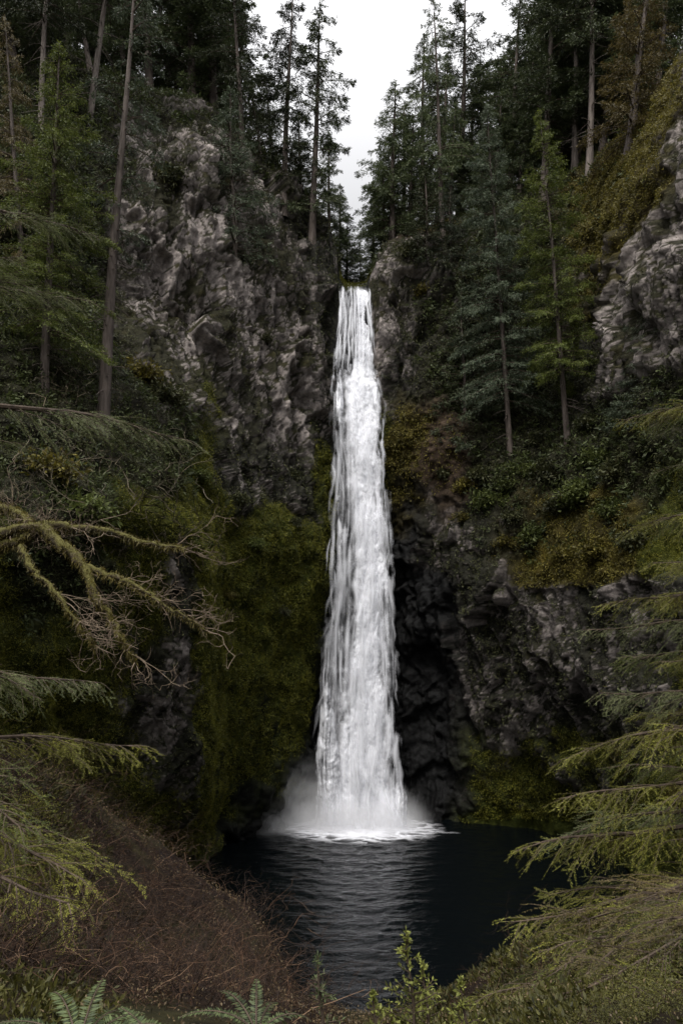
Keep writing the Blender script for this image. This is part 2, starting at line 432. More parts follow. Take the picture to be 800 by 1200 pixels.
COL, GLOSS, NRM, VEG = relief()

def cliff_piece(name, c0, c1):
    j = np.arange(c0, c1 + 1)
    idx = (np.arange(V_)[:, None] * U_ + j[None]).ravel()
    nu = len(j)
    a = np.arange(V_ - 1)[:, None] * nu + np.arange(nu - 1)[None]
    f = np.stack([a, a + 1, a + nu + 1, a + nu], -1).reshape(-1, 4)
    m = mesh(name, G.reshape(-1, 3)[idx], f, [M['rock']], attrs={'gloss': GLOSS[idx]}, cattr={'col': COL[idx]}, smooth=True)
    return tag(obj(name, m), kind='structure')
ca = int(np.searchsorted(ucols, 388)); cb = int(np.searchsorted(ucols, 466))
cliff_piece('cliff_left', 0, ca); cliff_piece('cliff_behind_fall', ca, cb); cliff_piece('cliff_right', cb, U_ - 1)

def bvh_grid(G):
    v, u = G.shape[:2]
    g = G[::2, ::2]; v, u = g.shape[:2]
    a = np.arange(v - 1)[:, None] * u + np.arange(u - 1)[None]
    f = np.stack([a, a + 1, a + u + 1, a + u], -1).reshape(-1, 4)
    return BVHTree.FromPolygons([tuple(p) for p in g.reshape(-1, 3).tolist()], f.tolist())
CLIFF = bvh_grid(G)
def hit_cliff(px, py):
    h = CLIFF.ray_cast(Vector(CAM), ray(px, py))
    return h[0]
def drop_cliff(x, y):
    h = CLIFF.ray_cast(Vector((x, y, 90)), Vector((0, 0, -1)))
    return h[0]

# ------------------------------------------------------------------ near hillside under the camera
FS = [
 (-2600, (1000,2.6), (850,3.8), (720,5)),
 (-1100, (1080,3.0), (920,4.6), (770,7)),
 (-500, (1150,3.5), (980,5.5), (805,9)),
 (-150, (1190,3.6), (1010,7), (845,11)),
 (0,   (1200,3.8), (1030,8), (880,13)),
 (70,  (1205,3.9), (1045,9), (915,15)),
 (130, (1208,4), (1085,9.5), (958,17)),
 (190, (1210,4), (1105,10), (998,18.5)),
 (245, (1212,4), (1130,10), (1036,20)),
 (300, (1215,4), (1155,11), (1078,22)),
 (345, (1222,4), (1182,12), (1165,23)),
 (400, (1235,4), (1205,12), (1190,20)),
 (470, (1235,4), (1207,11), (1194,17)),
 (540, (1225,4), (1192,9), (1168,15)),
 (600, (1215,3.8), (1172,8), (1130,13)),
 (660, (1205,3.6), (1152,7), (1100,12)),
 (720, (1200,3.5), (1132,6.5), (1080,11)),
 (800, (1195,3.4), (1112,6), (1055,9.5)),
 (1000, (1180,3.2), (1082,5.5), (1005,8)),
 (1500, (1120,3), (985,4.5), (905,6.5)),
 (3200, (1000,2.4), (850,3.4), (760,4.6)),
]
def near_hill():
    P = []
    for px, a, b, c in FS:
        pa, pb, pc = at(px, *a), at(px, *b), at(px, *c)
        k = np.array([(px - 400) / F * 1.1, 1.1, 10.4])
        d = pc * np.array([1.22, 1.22, 1]) ; d[2] -= 4.5
        e = pc * np.array([1.45, 1.45, 1]) ; e[2] = -2.5
        P.append([k, pa, pb, pc, d, e])
    P = np.array(P); sx = np.array([s[0] for s in FS], float)
    u = np.concatenate([np.linspace(-2600, -60, 70, endpoint=False), np.linspace(-60, 860, 320, endpoint=False), np.linspace(860, 3200, 70)])
    pr = catmull(P, np.interp(u, sx, np.arange(len(sx))))
    g = catmull(np.swapaxes(pr, 0, 1), np.linspace(0, 5, 260))
    q = g.reshape(-1, 3); n = grid_normals(g).reshape(-1, 3)
    dep = np.clip(q[:, 1:2] / 12, .15, 1)
    q = q + n * dep * (.22 * fbm(q * .7, 4) + .06 * fbm(q * 3, 3))[:, None]
    g = q.reshape(g.shape)
    n2 = fbm(q * 2.3, 4); n1 = fbm(q * .5 + 9, 3)
    col = np.array([.012, .0068, .0038]) * (1 + .9 * n2)[:, None]
    mo = sstep(.0, .3, n1 + sstep(0, -8, q[:, 0]) * .15)[:, None] * .7
    col = col * (1 - mo) + np.array([.022, .022, .007]) * (1 + .6 * n2)[:, None] * mo
    return g, np.clip(col, .004, .5), u
HG, HC, HU = near_hill()
hv, hu = HG.shape[:2]
_a = np.arange(hv - 1)[:, None] * hu + np.arange(hu - 1)[None]
_f = np.stack([_a, _a + 1, _a + hu + 1, _a + hu], -1).reshape(-1, 4)
tag(obj('hillside', mesh('hillside', HG.reshape(-1, 3), _f, [M['rock']], attrs={'gloss': np.zeros(hv * hu)}, cattr={'col': HC}, smooth=True)), kind='structure')
HILL = BVHTree.FromPolygons([tuple(p) for p in HG.reshape(-1, 3).tolist()], _f.tolist())
def hit_hill(px, py):
    return HILL.ray_cast(Vector(CAM), ray(px, py))[0]
def drop_hill(x, y):
    return HILL.ray_cast(Vector((x, y, 60)), Vector((0, 0, -1)))[0]

# unseen slope behind the camera, added to block some of the sky light
def rear_light_block():
    xs = np.linspace(-60, 60, 60); ys = np.linspace(1.6, -45, 40)
    X, Y = np.meshgrid(xs, ys)
    Z = 10.25 + np.clip(-(Y - 0.2), 0, None) * .4
    q = np.stack([X, Y, Z], -1).reshape(-1, 3); q[:, 2] += .4 * fbm(q * .3, 3) * np.clip(1.0 - q[:, 1], 0, 3)
    a = np.arange(39)[:, None] * 60 + np.arange(59)[None]
    f = np.stack([a, a + 60, a + 61, a + 1], -1).reshape(-1, 4)
    tag(obj('ground', mesh('ground', q, f, [M['rock']], attrs={'gloss': np.zeros(len(q))}, cattr={'col': np.tile([[.03, .026, .014]], (len(q), 1))}, smooth=True)), kind='structure')
rear_light_block()

# ------------------------------------------------------------------ pool
FOOT = at(423, 968, 45.2); FOOT[2] = 0
def pool():
    xs = np.linspace(-24, 24, 520); ys = np.linspace(17, 52, 420)
    X, Y = np.meshgrid(xs, ys); q = np.stack([X, Y, np.zeros_like(X)], -1).reshape(-1, 3)
    r = np.hypot(q[:, 0] - FOOT[0], q[:, 1] - FOOT[1])
    wv = np.stack([q[:, 0] * .9, q[:, 1] * 2.2, np.zeros(len(q))], 1)
    ph = r * 4.2 + 2.2 * fbm(q * .5, 3)
    ring = np.sin(ph) * (.5 + .8 * fbm(q * .35 + 5, 2))
    amp = .012 + .05 * np.exp(-r / 7.0) + .012 * np.exp(-np.abs(q[:, 0] - FOOT[0]) / 4)
    q[:, 2] = 1.35 * amp * (.9 * fbm(wv, 4) * 1.5 + .55 * ring + .5 * fbm(wv * 2.7, 3))
    a = np.arange(419)[:, None] * 520 + np.arange(519)[None]
    f = np.stack([a, a + 1, a + 521, a + 520], -1).reshape(-1, 4)
    m, nt, ns, L = mat('pool_water')
    p = nd(ns, 'ShaderNodeBsdfPrincipled')
    p.inputs['Base Color'].default_value = (.0018, .0026, .003, 1); p.inputs['Roughness'].default_value = .04; p.inputs['IOR'].default_value = 1.33; p.inputs['Specular IOR Level'].default_value = .3
    tc = nd(ns, 'ShaderNodeTexCoord'); mp = nd(ns, 'ShaderNodeMapping'); mp.inputs['Scale'].default_value = (1.6, 3.6, 1)
    L.new(tc.outputs['Object'], mp.inputs['Vector'])
    n = nd(ns, 'ShaderNodeTexNoise'); n.inputs['Scale'].default_value = 1.6; n.inputs['Detail'].default_value = 5; n.inputs['Distortion'].default_value = .6
    L.new(mp.outputs[0], n.inputs['Vector'])
    b = nd(ns, 'ShaderNodeBump'); b.inputs['Strength'].default_value = .3; b.inputs['Distance'].default_value = .12
    L.new(n.outputs['Fac'], b.inputs['Height']); L.new(b.outputs[0], p.inputs['Normal'])
    o = nd(ns, 'ShaderNodeOutputMaterial'); L.new(p.outputs[0], o.inputs['Surface'])
    tag(obj('water', mesh('water', q, f, [m], smooth=True)), kind='structure')
pool()

# ------------------------------------------------------------------ waterfall
def edge_x(tab, py):
    t = np.array(tab, float)
    return np.interp(py, t[:, 0], t[:, 1])
LEFT = [(336,397),(380,396),(430,392),(450,391),(520,393),(600,391),(680,387),(760,381),(830,379),(890,374),(940,371),(972,368)]
RIGHT = [(336,434),(380,437),(430,439),(452,444),(520,448),(600,452),(680,456),(760,459),(830,462),(890,466),(940,471),(972,478)]
def fall_sheet(seed, nu, nv, dy, dens, py0=336, py1=974, spread=0.0, gx=3.2, gz=.30, left=LEFT, right=RIGHT, thr=0.0, soft=.35, yshift=None, fade=.02, amax=1.0):
    rng = np.random.RandomState(seed)
    u = np.linspace(0, 1, nu); py = np.linspace(py0, py1, nv)
    U, PY = np.meshgrid(u, py)
    PE = PY + (16 * (.5 - U) + 7 * np.sin(U * 11 + 1) + 4 * np.sin(U * 29)) * np.exp(-((PY - 440) / 60) ** 2)   # the ledge it breaks on is uneven
    l = edge_x(left, PY) - spread; r = edge_x(right, PY) + spread
    px = l + (r - l) * U
    # depth of the falling sheet: over the lip, onto the ledge a third of the way... then out and down
    Y = np.interp(PE, [330, 345, 400, 425, 470, 520, 700, 976], [46.95, 46.4, 46.1, 45.95, 45.5, 45.25, 45.1, 45.0]) + dy
    Y = Y - .55 * np.sin(math.pi * U) ** .8 * np.interp(PY, [336, 440, 976], [.3, .8, 1.3])
    if yshift is not None: Y = Y + yshift
    Q = np.stack([(px - 400) / F, np.zeros_like(px), np.zeros_like(px)], -1)
    dyy = (600 - PY) / F; yy = cp - dyy * sp; zz = sp + dyy * cp
    k = Y / yy
    P = np.stack([(px - 400) / F * k, Y, CAM[2] + zz * k], -1)
    q = P.reshape(-1, 3); o = rng.rand(3) * 90
    s = np.stack([q[:, 0] * gx, np.full(len(q), 0.), q[:, 2] * gz], 1) + o
    s[:, 0] += .5 * noise(np.stack([q[:, 0] * .8, q[:, 2] * .35, q[:, 0] * 0], 1) + o)
    streak = fbm(s, 3, .5)
    fine = fbm(np.stack([q[:, 0] * gx * 2.2, np.zeros(len(q)), q[:, 2] * gz * 2.0], 1) + o * 2, 3, .55)
    cl = fbm(np.stack([q[:, 0] * 1.6, np.zeros(len(q)), q[:, 2] * .9], 1) + o * 3, 4, .55)
    d = dens(U, PE).ravel()
    a = d + .9 * streak + .22 * fine + .75 * cl
    Uf = U.ravel()
    ed = np.minimum(Uf, 1 - Uf) / .16 + 1.0 * fine + 1.0 * cl
    a = sstep(thr, thr + soft, a) * sstep(-.05, .7, ed)
    tt = (PY.ravel() - py0) / 640.
    a *= sstep(0, fade, tt + .004 + .5 * fade * (streak + cl)) * amax
    if py1 < 970: a *= sstep(0, .07, (py1 - PY.ravel()) / 640. + .04 * (streak + cl))
    q[:, 1] -= .12 * streak + .22 * cl + .02 * fine
    q[:, 0] += .05 * cl
    A = np.arange(nv - 1)[:, None] * nu + np.arange(nu - 1)[None]
    f = np.stack([A, A + nu, A + nu + 1, A + 1], -1).reshape(-1, 4)
    # drop empty faces: air, not water
    keep = a[f].max(1) > .02
    f = f[keep]
    used = np.unique(f); mp = np.zeros(len(q), int); mp[used] = np.arange(len(used))
    return q[used], mp[f], np.clip(a[used], 0, 1)

W_ROOT = empty('waterfall', Vector(FOOT), 'tall narrow white waterfall plunging over the dark cliff into the pool', 'waterfall')
def wpart(name, data):
    q, f, a = data
    o = obj(name, mesh(name, q - FOOT, f, [M['falls']], attrs={'alpha': a}, smooth=True), W_ROOT)
    if name == 'strands': o['kind'] = 'stuff'
    return o
def dens_core(U, PY):
    c = np.interp(PY, [336, 425, 450, 520, 640, 760, 900, 976], [.76, .74, .58, .66, .68, .64, .56, .5])
    wd = np.interp(PY, [336, 425, 450, 520, 640, 800, 900, 976], [.22, .24, .40, .30, .26, .28, .38, .58])
    return 1.15 * np.exp(-np.abs((U - c) / wd) ** 2.4) - .55 + .3 * sstep(890, 970, PY)
def dens_left(U, PY):
    return np.where(PY < 436, .0 + .3 * np.sin(U * 13 + .6), .02 + .25 * np.sin(U * 15 + PY * .006) + .1 * sstep(860, 960, PY))
wpart('main_curtain', fall_sheet(1, 150, 900, 0, dens_core, thr=-.42, soft=.85, gx=1.7, gz=.16))
wpart('veil', fall_sheet(2, 150, 900, -.35, dens_left, thr=-.1, soft=1.3, gx=3.0, gz=.10, amax=.48))
wpart('veil', fall_sheet(3, 150, 800, .35, lambda U, PY: .0 + 0 * U, thr=-.1, soft=1.4, gx=2.4, gz=.09, amax=.42))
wpart('veil', fall_sheet(4, 150, 700, -.6, lambda U, PY: -.2 + .35 * np.exp(-((U - .55) / .25) ** 2), py0=425, spread=7, thr=-.2, soft=1.5, gx=1.8, gz=.2, fade=.10, amax=.4))

def strands(seed, n, pick, wid, lens, amp):
    """loose threads of water: narrow ribbons that thin out to both sides and both ends"""
    rng = np.random.RandomState(seed); Vs = []; Fs = []; As = []; nb = 0
    for i in range(n):
        u, p0 = pick(rng); ln = rng.uniform(*lens) * (.45 + .55 * (p0 - 330) / 640); p1 = min(p0 + ln, 973)
        if p1 - p0 < 8: continue
        m = max(8, int((p1 - p0) / 3)); t = np.linspace(0, 1, m); py = p0 + (p1 - p0) * t
        uu = u + rng.normal() * .05 * t + .012 * np.sin(t * rng.uniform(3, 9) + rng.rand() * 6)
        if rng.rand() < .12 and p0 > 560: uu = uu - .22 * t * rng.rand()      # threads drawn off to the left
        l = edge_x(LEFT, py); r = edge_x(RIGHT, py); px = l + (r - l) * uu
        Y = np.interp(py, [330, 345, 400, 436, 452, 520, 700, 976], [46.95, 46.4, 46.1, 45.95, 45.6, 45.25, 45.1, 45.0])
        Y = Y - .6 * np.sin(math.pi * np.clip(uu, 0, 1)) * np.interp(py, [336, 440, 976], [.3, .8, 1.3]) - rng.uniform(.1, .9)
        c = np.array([at(a, b, y) for a, b, y in zip(px, py, Y)])
        w = rng.uniform(*wid) * (.5 + .5 * np.sin(math.pi * t ** .6)) * (1 + .25 * np.sin(t * rng.uniform(8, 25) + rng.rand() * 6))
        e = np.array([rng.uniform(.8, 1), rng.uniform(-.5, .5), 0])
        off = np.array([-1, -.5, 0, .5, 1.])[None, :, None] * w[:, None, None] * e
        b = c[:, None] + off; b[:, 1:4, 1] -= .03
        al = np.array([0, .45, 1, .45, 0.])[None] * (sstep(0, .12, t) * sstep(1, .45, t))[:, None] * rng.uniform(*amp)
        A = np.arange(m - 1)[:, None] * 5 + np.arange(4)[None]
        Vs.append(b.reshape(-1, 3)); As.append(al.ravel()); Fs.append(np.stack([A, A + 5, A + 6, A + 1], -1).reshape(-1, 4) + nb); nb += m * 5
    return np.concatenate(Vs), np.concatenate(Fs), np.concatenate(As)
def pick_top(rng): return rng.choice([.06, .14, .22, .33, .41, .5, .62, .75, .88, .96]) + rng.normal() * .02, rng.uniform(334, 405)
def pick_body(rng): return rng.uniform(0, 1), rng.uniform(436, 930)
def pick_edge(rng): return (rng.uniform(-.05, .16) if rng.rand() < .5 else rng.uniform(.86, 1.06)), rng.uniform(430, 930)
def pick_core(rng): return np.clip(rng.normal(.6, .2), .1, 1), rng.uniform(425, 920)
wpart('strands', strands(1, 110, pick_top, (.06, .15), (40, 110), (.25, .75)))
wpart('strands', strands(2, 130, pick_body, (.08, .26), (60, 240), (.12, .42)))
wpart('strands', strands(3, 150, pick_edge, (.07, .22), (25, 90), (.10, .35)))
wpart('strands', strands(4, 160, pick_core, (.14, .4), (25, 90), (.2, .7)))
# side cascades: over the ledge at the upper left, off a rock at the lower left and the lower right
wpart('side_cascade', fall_sheet(5, 50, 240, -.5, lambda U, PY: .25 - .5 * np.abs(U - .5), py0=408, py1=520, left=[(408,389),(440,389),(520,392)], right=[(408,393),(440,401),(520,406)], thr=-.15, soft=.9, fade=.06, gx=5))
wpart('side_cascade', fall_sheet(6, 60, 320, -.9, lambda U, PY: .30 - .3 * np.abs(U - .4), py0=790, py1=958, left=[(790,380),(860,372),(900,368),(958,374)], right=[(790,386),(850,392),(880,398),(958,402)], thr=-.15, soft=.9, fade=.06, gx=4.5))
wpart('side_cascade', fall_sheet(7, 60, 140, -.8, lambda U, PY: .32 + 0 * U, py0=915, py1=966, left=[(915,462),(935,459),(966,456)], right=[(915,480),(935,478),(966,475)], thr=-.15, soft=.9, fade=.06, gx=5))

# foam round the foot
def foam():
    nx, ny = 420, 220
    xs = np.linspace(-11, 8, nx); ys = np.linspace(-4.6, 3.2, ny)
    X, Y = np.meshgrid(xs, ys)
    q = np.stack([X + FOOT[0], Y + FOOT[1], np.zeros_like(X)], -1).reshape(-1, 3)
    x = X.ravel(); y = Y.ravel()
    r = np.hypot(x / 4.4, (y + .2) / 2.9)
    n = fbm(np.stack([x * .9, y * 1.6, 0 * x], 1), 5, .6)
    rg = ridged(np.stack([x * .7, y * 1.5, 0 * x], 1) + 4, 4)
    a = sstep(1.0, .45, r + .35 * n) * .95
    a = np.maximum(a, sstep(1.25, .75, r) * sstep(.35, .75, rg + .2 * n) * .8)
    arc = np.exp(-(((y - (-.55 - .012 * (x + 2) ** 2 + .3 * n)) / .16) ** 2)) * sstep(-10.8, -3, x) * sstep(6.5, 3, x)
    a = np.maximum(a, arc * .75 * sstep(-.25, .2, n + .1))
    h = .30 * np.exp(-(r / .55) ** 2) * (1 + .9 * n) + .06 * a * (1 + n)
    q[:, 2] = .075 + h
    A = np.arange(ny - 1)[:, None] * nx + np.arange(nx - 1)[None]
    f = np.stack([A, A + 1, A + nx + 1, A + nx], -1).reshape(-1, 4)
    f = f[a[f].max(1) > .03]
    used = np.unique(f); mp = np.zeros(len(q), int); mp[used] = np.arange(len(used))
    tag(obj('foam', mesh('foam', q[used], mp[f], [M['falls']], attrs={'alpha': a[used]}, smooth=True)), kind='stuff')
foam()

def mist(name, loc, size, dens, scale, thr, seed, cast=1.0):
    import bmesh
    bm = bmesh.new(); bmesh.ops.create_icosphere(bm, subdivisions=3, radius=1)
    me = bpy.data.meshes.new(name); bm.to_mesh(me); bm.free()
    m, nt, ns, L = mat(name)
    tc = nd(ns, 'ShaderNodeTexCoord')
    ln = nd(ns, 'ShaderNodeVectorMath', operation='LENGTH'); L.new(tc.outputs['Object'], ln.inputs[0])
    fo = nd(ns, 'ShaderNodeMapRange', interpolation_type='SMOOTHERSTEP'); fo.inputs['From Min'].default_value = 1.0; fo.inputs['From Max'].default_value = .0
    L.new(ln.outputs['Value'], fo.inputs['Value'])
    mp = nd(ns, 'ShaderNodeMapping'); mp.inputs['Location'].default_value = (seed, seed * 2, 0)
    mp.inputs['Scale'].default_value = size; mp.inputs['Rotation'].default_value = (0, R_(30), 0)
    L.new(tc.outputs['Object'], mp.inputs['Vector'])
    n = nd(ns, 'ShaderNodeTexNoise'); n.inputs['Scale'].default_value = scale; n.inputs['Detail'].default_value = 3; n.inputs['Distortion'].default_value = .8
    L.new(mp.outputs[0], n.inputs['Vector'])
    r = nd(ns, 'ShaderNodeMapRange'); r.inputs['From Min'].default_value = thr; r.inputs['From Max'].default_value = thr + .3
    L.new(n.outputs['Fac'], r.inputs['Value'])
    a = nd(ns, 'ShaderNodeMath', operation='MULTIPLY'); L.new(fo.outputs[0], a.inputs[0]); L.new(r.outputs[0], a.inputs[1])
    b = nd(ns, 'ShaderNodeMath', operation='MULTIPLY'); b.inputs[1].default_value = dens; L.new(a.outputs[0], b.inputs[0])
    v = nd(ns, 'ShaderNodeVolumePrincipled'); v.inputs['Color'].default_value = (.97, .97, .98, 1); v.inputs['Anisotropy'].default_value = 0
    L.new(b.outputs[0], v.inputs['Density'])
    o = nd(ns, 'ShaderNodeOutputMaterial'); L.new(v.outputs[0], o.inputs['Volume'])
    me.materials.append(m)
    ob = tag(obj(name, me), kind='stuff'); ob.location = loc; ob.scale = size
    return ob
mist('mist', Vector(FOOT) + Vector((.0, -.5, .2)), (5.2, 2.8, 3.2), 1.9, .40, .24, 3)
mist('mist', Vector(FOOT) + Vector((-4.2, -.1, .4)), (7.2, 2.4, 4.6), 1.3, .43, .36, 17)

# ------------------------------------------------------------------ scattered moss and undergrowth on the cliffs
def diamonds(base, d, nrm, ln, wd):
    """leaf quads: base point, direction, approximate normal"""
    d = d / (np.linalg.norm(d, axis=1)[:, None] + 1e-9)
    s = np.cross(d, nrm); s /= np.linalg.norm(s, axis=1)[:, None] + 1e-9
    ln = np.asarray(ln)[:, None]; wd = np.asarray(wd)[:, None]
    m = base + d * ln * .5
    return np.stack([base, m + s * wd * .5, base + d * ln, m - s * wd * .5], 1)

def scatter(name, weight, count, per, size, material, seed, droop=.5, lift=.05, out=.5):
    rng = np.random.RandomState(seed)
    P = G.reshape(-1, 3); col = np.tile(ucols, V_)
    # area of each vertex cell, only where the photo looks
    du = np.linalg.norm(np.gradient(G, axis=1), axis=2) * np.linalg.norm(np.gradient(G, axis=0), axis=2)
    vis = ((col > -60) & (col < 860)).astype(float) * (np.repeat(ROWS, U_) > 1.0)
    dist = np.clip(P[:, 1], 15, 60)
    w = weight * du.ravel() * vis * sstep(.3, .7, weight + .25 * fbm(P * .9 + seed, 3)) * (35 / dist) ** 1.2
    w = w * (np.repeat(ROWS, U_) < 8.6)
    idx = rng.choice(len(P), count, p=w / w.sum())
    b = np.repeat(P[idx], per, 0); n = np.repeat(NRM[idx], per, 0)
    sc_ = np.repeat((dist[idx] / 38) ** .8 * size * rng.uniform(.6, 1.5, count), per)
    k = len(b)
    b = b + rng.normal(size=(k, 3)) * sc_[:, None] * .55 + n * lift
    d = n * out + rng.normal(size=(k, 3)) * .75 + np.array([0, 0, -droop])
    nn = rng.normal(size=(k, 3)) + n
    q = diamonds(b, d, nn, sc_ * rng.uniform(.7, 1.5, k), sc_ * rng.uniform(.25, .5, k))
    a = Acc(); a.quads(q)
    return tag(obj(name, a.build(name, [material])), kind='stuff')
scatter('moss', VEG['M'], 120000, 4, .075, M['moss_leaf'], 1)
scatter('dry_moss', VEG['O'], 40000, 4, .12, M['olive_leaf'], 2)
scatter('undergrowth', VEG['F'], 80000, 5, .12, M['dark_leaf'], 3, droop=.2)

scatter('ferns', VEG['S'], 9000, 12, .22, M['fern_green'], 4, droop=.3, lift=.12, out=.8)

# ------------------------------------------------------------------ conifers
def conifer_meshes(seed, H=20., base=.25, R=3.2, nb=95, droop=.45, dens=9., spray=.42, top=.55, r0=.28, leafmat='dark_needles', barkmat='trunk', gap=.15, power=.8, stubs=18):
    rng = np.random.RandomState(seed)
    tr = Acc()
    tz = np.linspace(0, H, 26); t = tz / H
    wob = np.stack([.12 * np.sin(t * 5 + seed), .12 * np.cos(t * 4 + seed * 2), 0 * t], 1) * (t * (1 - t))[:, None] * 2.5
    pts = np.stack([0 * tz, 0 * tz, tz], 1) + wob
    rad = r0 * ((1 - t) ** .85 * .92 + .06) * (1 + .45 * np.exp(-t * 28))
    pts[0, 2] = -.8
    tube(tr, pts, rad, 9)
    axis = lambda z: np.stack([np.interp(z, tz, pts[:, 0]), np.interp(z, tz, pts[:, 1]), z], -1)
    for i in range(stubs):               # dead lower limbs
        z = H * rng.uniform(.08, base + .08); az = rng.rand() * 6.28; l = rng.uniform(.4, 1.6) * R / 3
        d = np.array([math.cos(az), math.sin(az), rng.uniform(-.35, .15)])
        p0 = axis(np.array(z))
        s = np.linspace(0, 1, 4)[:, None]
        tube(tr, p0 + d * s * l + np.array([0, 0, -.25 * l]) * s ** 2, np.linspace(.03, .008, 4), 4)
    cr = Acc()
    us = (np.arange(nb) + rng.rand(nb)) / nb
    QB = []; QD = []; QN = []; QL = []; QW = []
    lumps = rng.rand(12) * 6.28
    for u in us:
        z = H * (base + (1 - base) * u * .985)
        az = rng.rand() * 6.283
        prof = (1 - u) ** power * (1 - .35 * np.exp(-u * 9))
        L = R * (prof + .035) * rng.uniform(.68, 1.1) * (1 + .2 * math.sin(az * 2 + lumps[int(u * 11)]))
        if rng.rand() < gap: L *= rng.uniform(.15, .5)
        up = (-.15 + .75 * u) * rng.uniform(.6, 1.2)
        e = np.array([math.cos(az), math.sin(az), 0]); tg = np.array([-e[1], e[0], 0])
        s = np.linspace(0, 1, 6)
        zz = L * (up * s - droop * s ** 2 + .12 * s ** 4)
        bp = axis(np.full(6, z)) + e * (L * s)[:, None] + np.array([0, 0, 1]) * zz[:, None] + tg * (L * .12 * rng.uniform(-1, 1) * s ** 2)[:, None]
        tube(cr, bp, np.linspace(.022 + .009 * L, .008, 6), 4, 1)
        n = max(8, int(L * dens * 1.7))
        sj = np.clip(rng.beta(1.5, 1.0, n), .1, 1)
        pj = np.stack([np.interp(sj, s, bp[:, k]) for k in range(3)], 1)
        side = np.where(rng.rand(n) < .5, -1, 1)
        tl = (.22 + .50 * (1 - sj) * min(L, 3.2) / 1.8) * rng.uniform(.6, 1.3, n)
        td = e * rng.uniform(.35, .9, n)[:, None] + tg * (side * rng.uniform(.4, 1.0, n))[:, None] + np.array([0, 0, 1]) * rng.uniform(-.65, .12, n)[:, None]
        td /= np.linalg.norm(td, axis=1)[:, None]
        m = 9
        for k in range(m):
            f = (k + rng.rand(n)) / m
            b = pj + td * (tl * f)[:, None] + rng.normal(size=(n, 3)) * .04 + np.array([0, 0, -1]) * (.18 * tl * f ** 2)[:, None]
            d = td + rng.normal(size=(n, 3)) * .42 + np.array([0, 0, -.38])
            QB.append(b); QD.append(d); QN.append(np.array([0, 0, 1.]) + rng.normal(size=(n, 3)) * .6)
            QL.append(.50 * spray * rng.uniform(.55, 1.3, n) * (.6 + .4 * min(1, L / 2))); QW.append(spray * .115 * rng.uniform(.6, 1.4, n))
    # leader
    n = 24; z = H * rng.uniform(.96, 1.0, n)
    QB.append(axis(z)); QD.append(rng.normal(size=(n, 3)) * .6 + np.array([0, 0, .6])); QN.append(rng.normal(size=(n, 3))); QL.append(np.full(n, .22)); QW.append(np.full(n, .08))
    cr.quads(diamonds(np.concatenate(QB), np.concatenate(QD), np.concatenate(QN), np.concatenate(QL), np.concatenate(QW)), 0)
    return tr.build('trunk', [M[barkmat]], smooth=True), cr.build('crown', [M[leafmat], M['twig']])

def make_tree(kind, meshes, H, name='conifer_tree'):
    tm, cm = meshes
    r = empty(name, (0, 0, 0), 'conifer', 'tree')
    obj('trunk', tm, r); obj('crown', cm, r)
    r['h'] = H
    return r
def stand(root, base, top, H, wide=1.0, spin=0.0):
    """put the tree's foot at base and lean it so its tip is at top"""
    base = Vector(base); top = Vector(top); v = top - base
    s = v.length / H
    q = Vector((0, 0, 1)).rotation_difference(v.normalized()) @ Quaternion((0, 0, 1), spin)
    root.rotation_mode = 'QUATERNION'; root.rotation_quaternion = q
    root.location = base; root.scale = (s * wide, s * wide, s)

PROTO = {}
def proto(key, **kw):
    H = kw.pop('H', 20.)
    PROTO[key] = (conifer_meshes(H=H, **kw), H)
proto('sparse', seed=11, H=20, base=.14, R=3.4, nb=84, droop=.30, dens=13, top=.5, gap=.25, power=.55, stubs=12)
proto('sparse2', seed=12, H=20, base=.20, R=3.1, nb=80, droop=.42, dens=13, gap=.28, power=.5, stubs=14)
proto('tall', seed=13, leafmat='forest_needles', H=24, base=.20, R=3.8, nb=110, droop=.45, dens=9, gap=.2, power=.6)
proto('tall2', seed=14, leafmat='forest_needles', H=24, base=.26, R=4.0, nb=100, droop=.38, dens=9, gap=.2, power=.55)
proto('full', seed=15, leafmat='forest_needles', H=18, base=.06, R=4.0, nb=130, droop=.40, dens=9, gap=.1, power=.8)
proto('full2', seed=16, leafmat='forest_needles', H=18, base=.08, R=3.7, nb=120, droop=.5, dens=9, gap=.12, power=.8)
proto('grey', seed=17, H=20, base=.16, R=3.1, nb=190, droop=.42, dens=13, spray=.30, gap=.1, power=.75, leafmat='grey_needles', r0=.17)
proto('green', seed=18, H=20, base=.20, R=2.9, nb=190, droop=.36, dens=13, spray=.28, gap=.08, power=.75, leafmat='green_needles', r0=.17)
proto('greenfull', seed=31, H=18, base=.16, R=3.5, nb=180, droop=.48, dens=12, spray=.28, gap=.1, power=.75, leafmat='green_needles', r0=.22)
proto('longbough', seed=33, H=24, base=.18, R=4.6, nb=80, droop=.5, dens=10, gap=.2, power=.45)
proto('small', seed=19, H=8, base=.03, R=2.0, nb=90, droop=.3, dens=10, spray=.28, gap=.1, power=.85, r0=.11, stubs=4)
proto('greysmall', seed=20, H=10, base=.04, R=2.3, nb=110, droop=.35, dens=10, spray=.28, gap=.1, power=.8, r0=.12, leafmat='grey_needles', stubs=4)
proto('olive', seed=21, H=14, base=.06, R=3.4, nb=110, droop=.45, dens=9, spray=.36, gap=.15, power=.6, leafmat='olive_needles')
proto('snag', seed=22, H=24, base=.34, R=2.6, nb=56, droop=.6, dens=8, spray=.32, gap=.3, power=.35, r0=.27, barkmat='trunk', leafmat='grey_needles', stubs=50)
proto('pale', seed=23, H=24, base=.36, R=3.6, nb=90, droop=.45, dens=10, gap=.2, power=.5, r0=.20, barkmat='pale_trunk', stubs=40)
proto('forest', seed=24, leafmat='forest_needles', H=22, base=.08, R=4.4, nb=125, droop=.5, dens=7.5, spray=.55, gap=.15, power=.65)
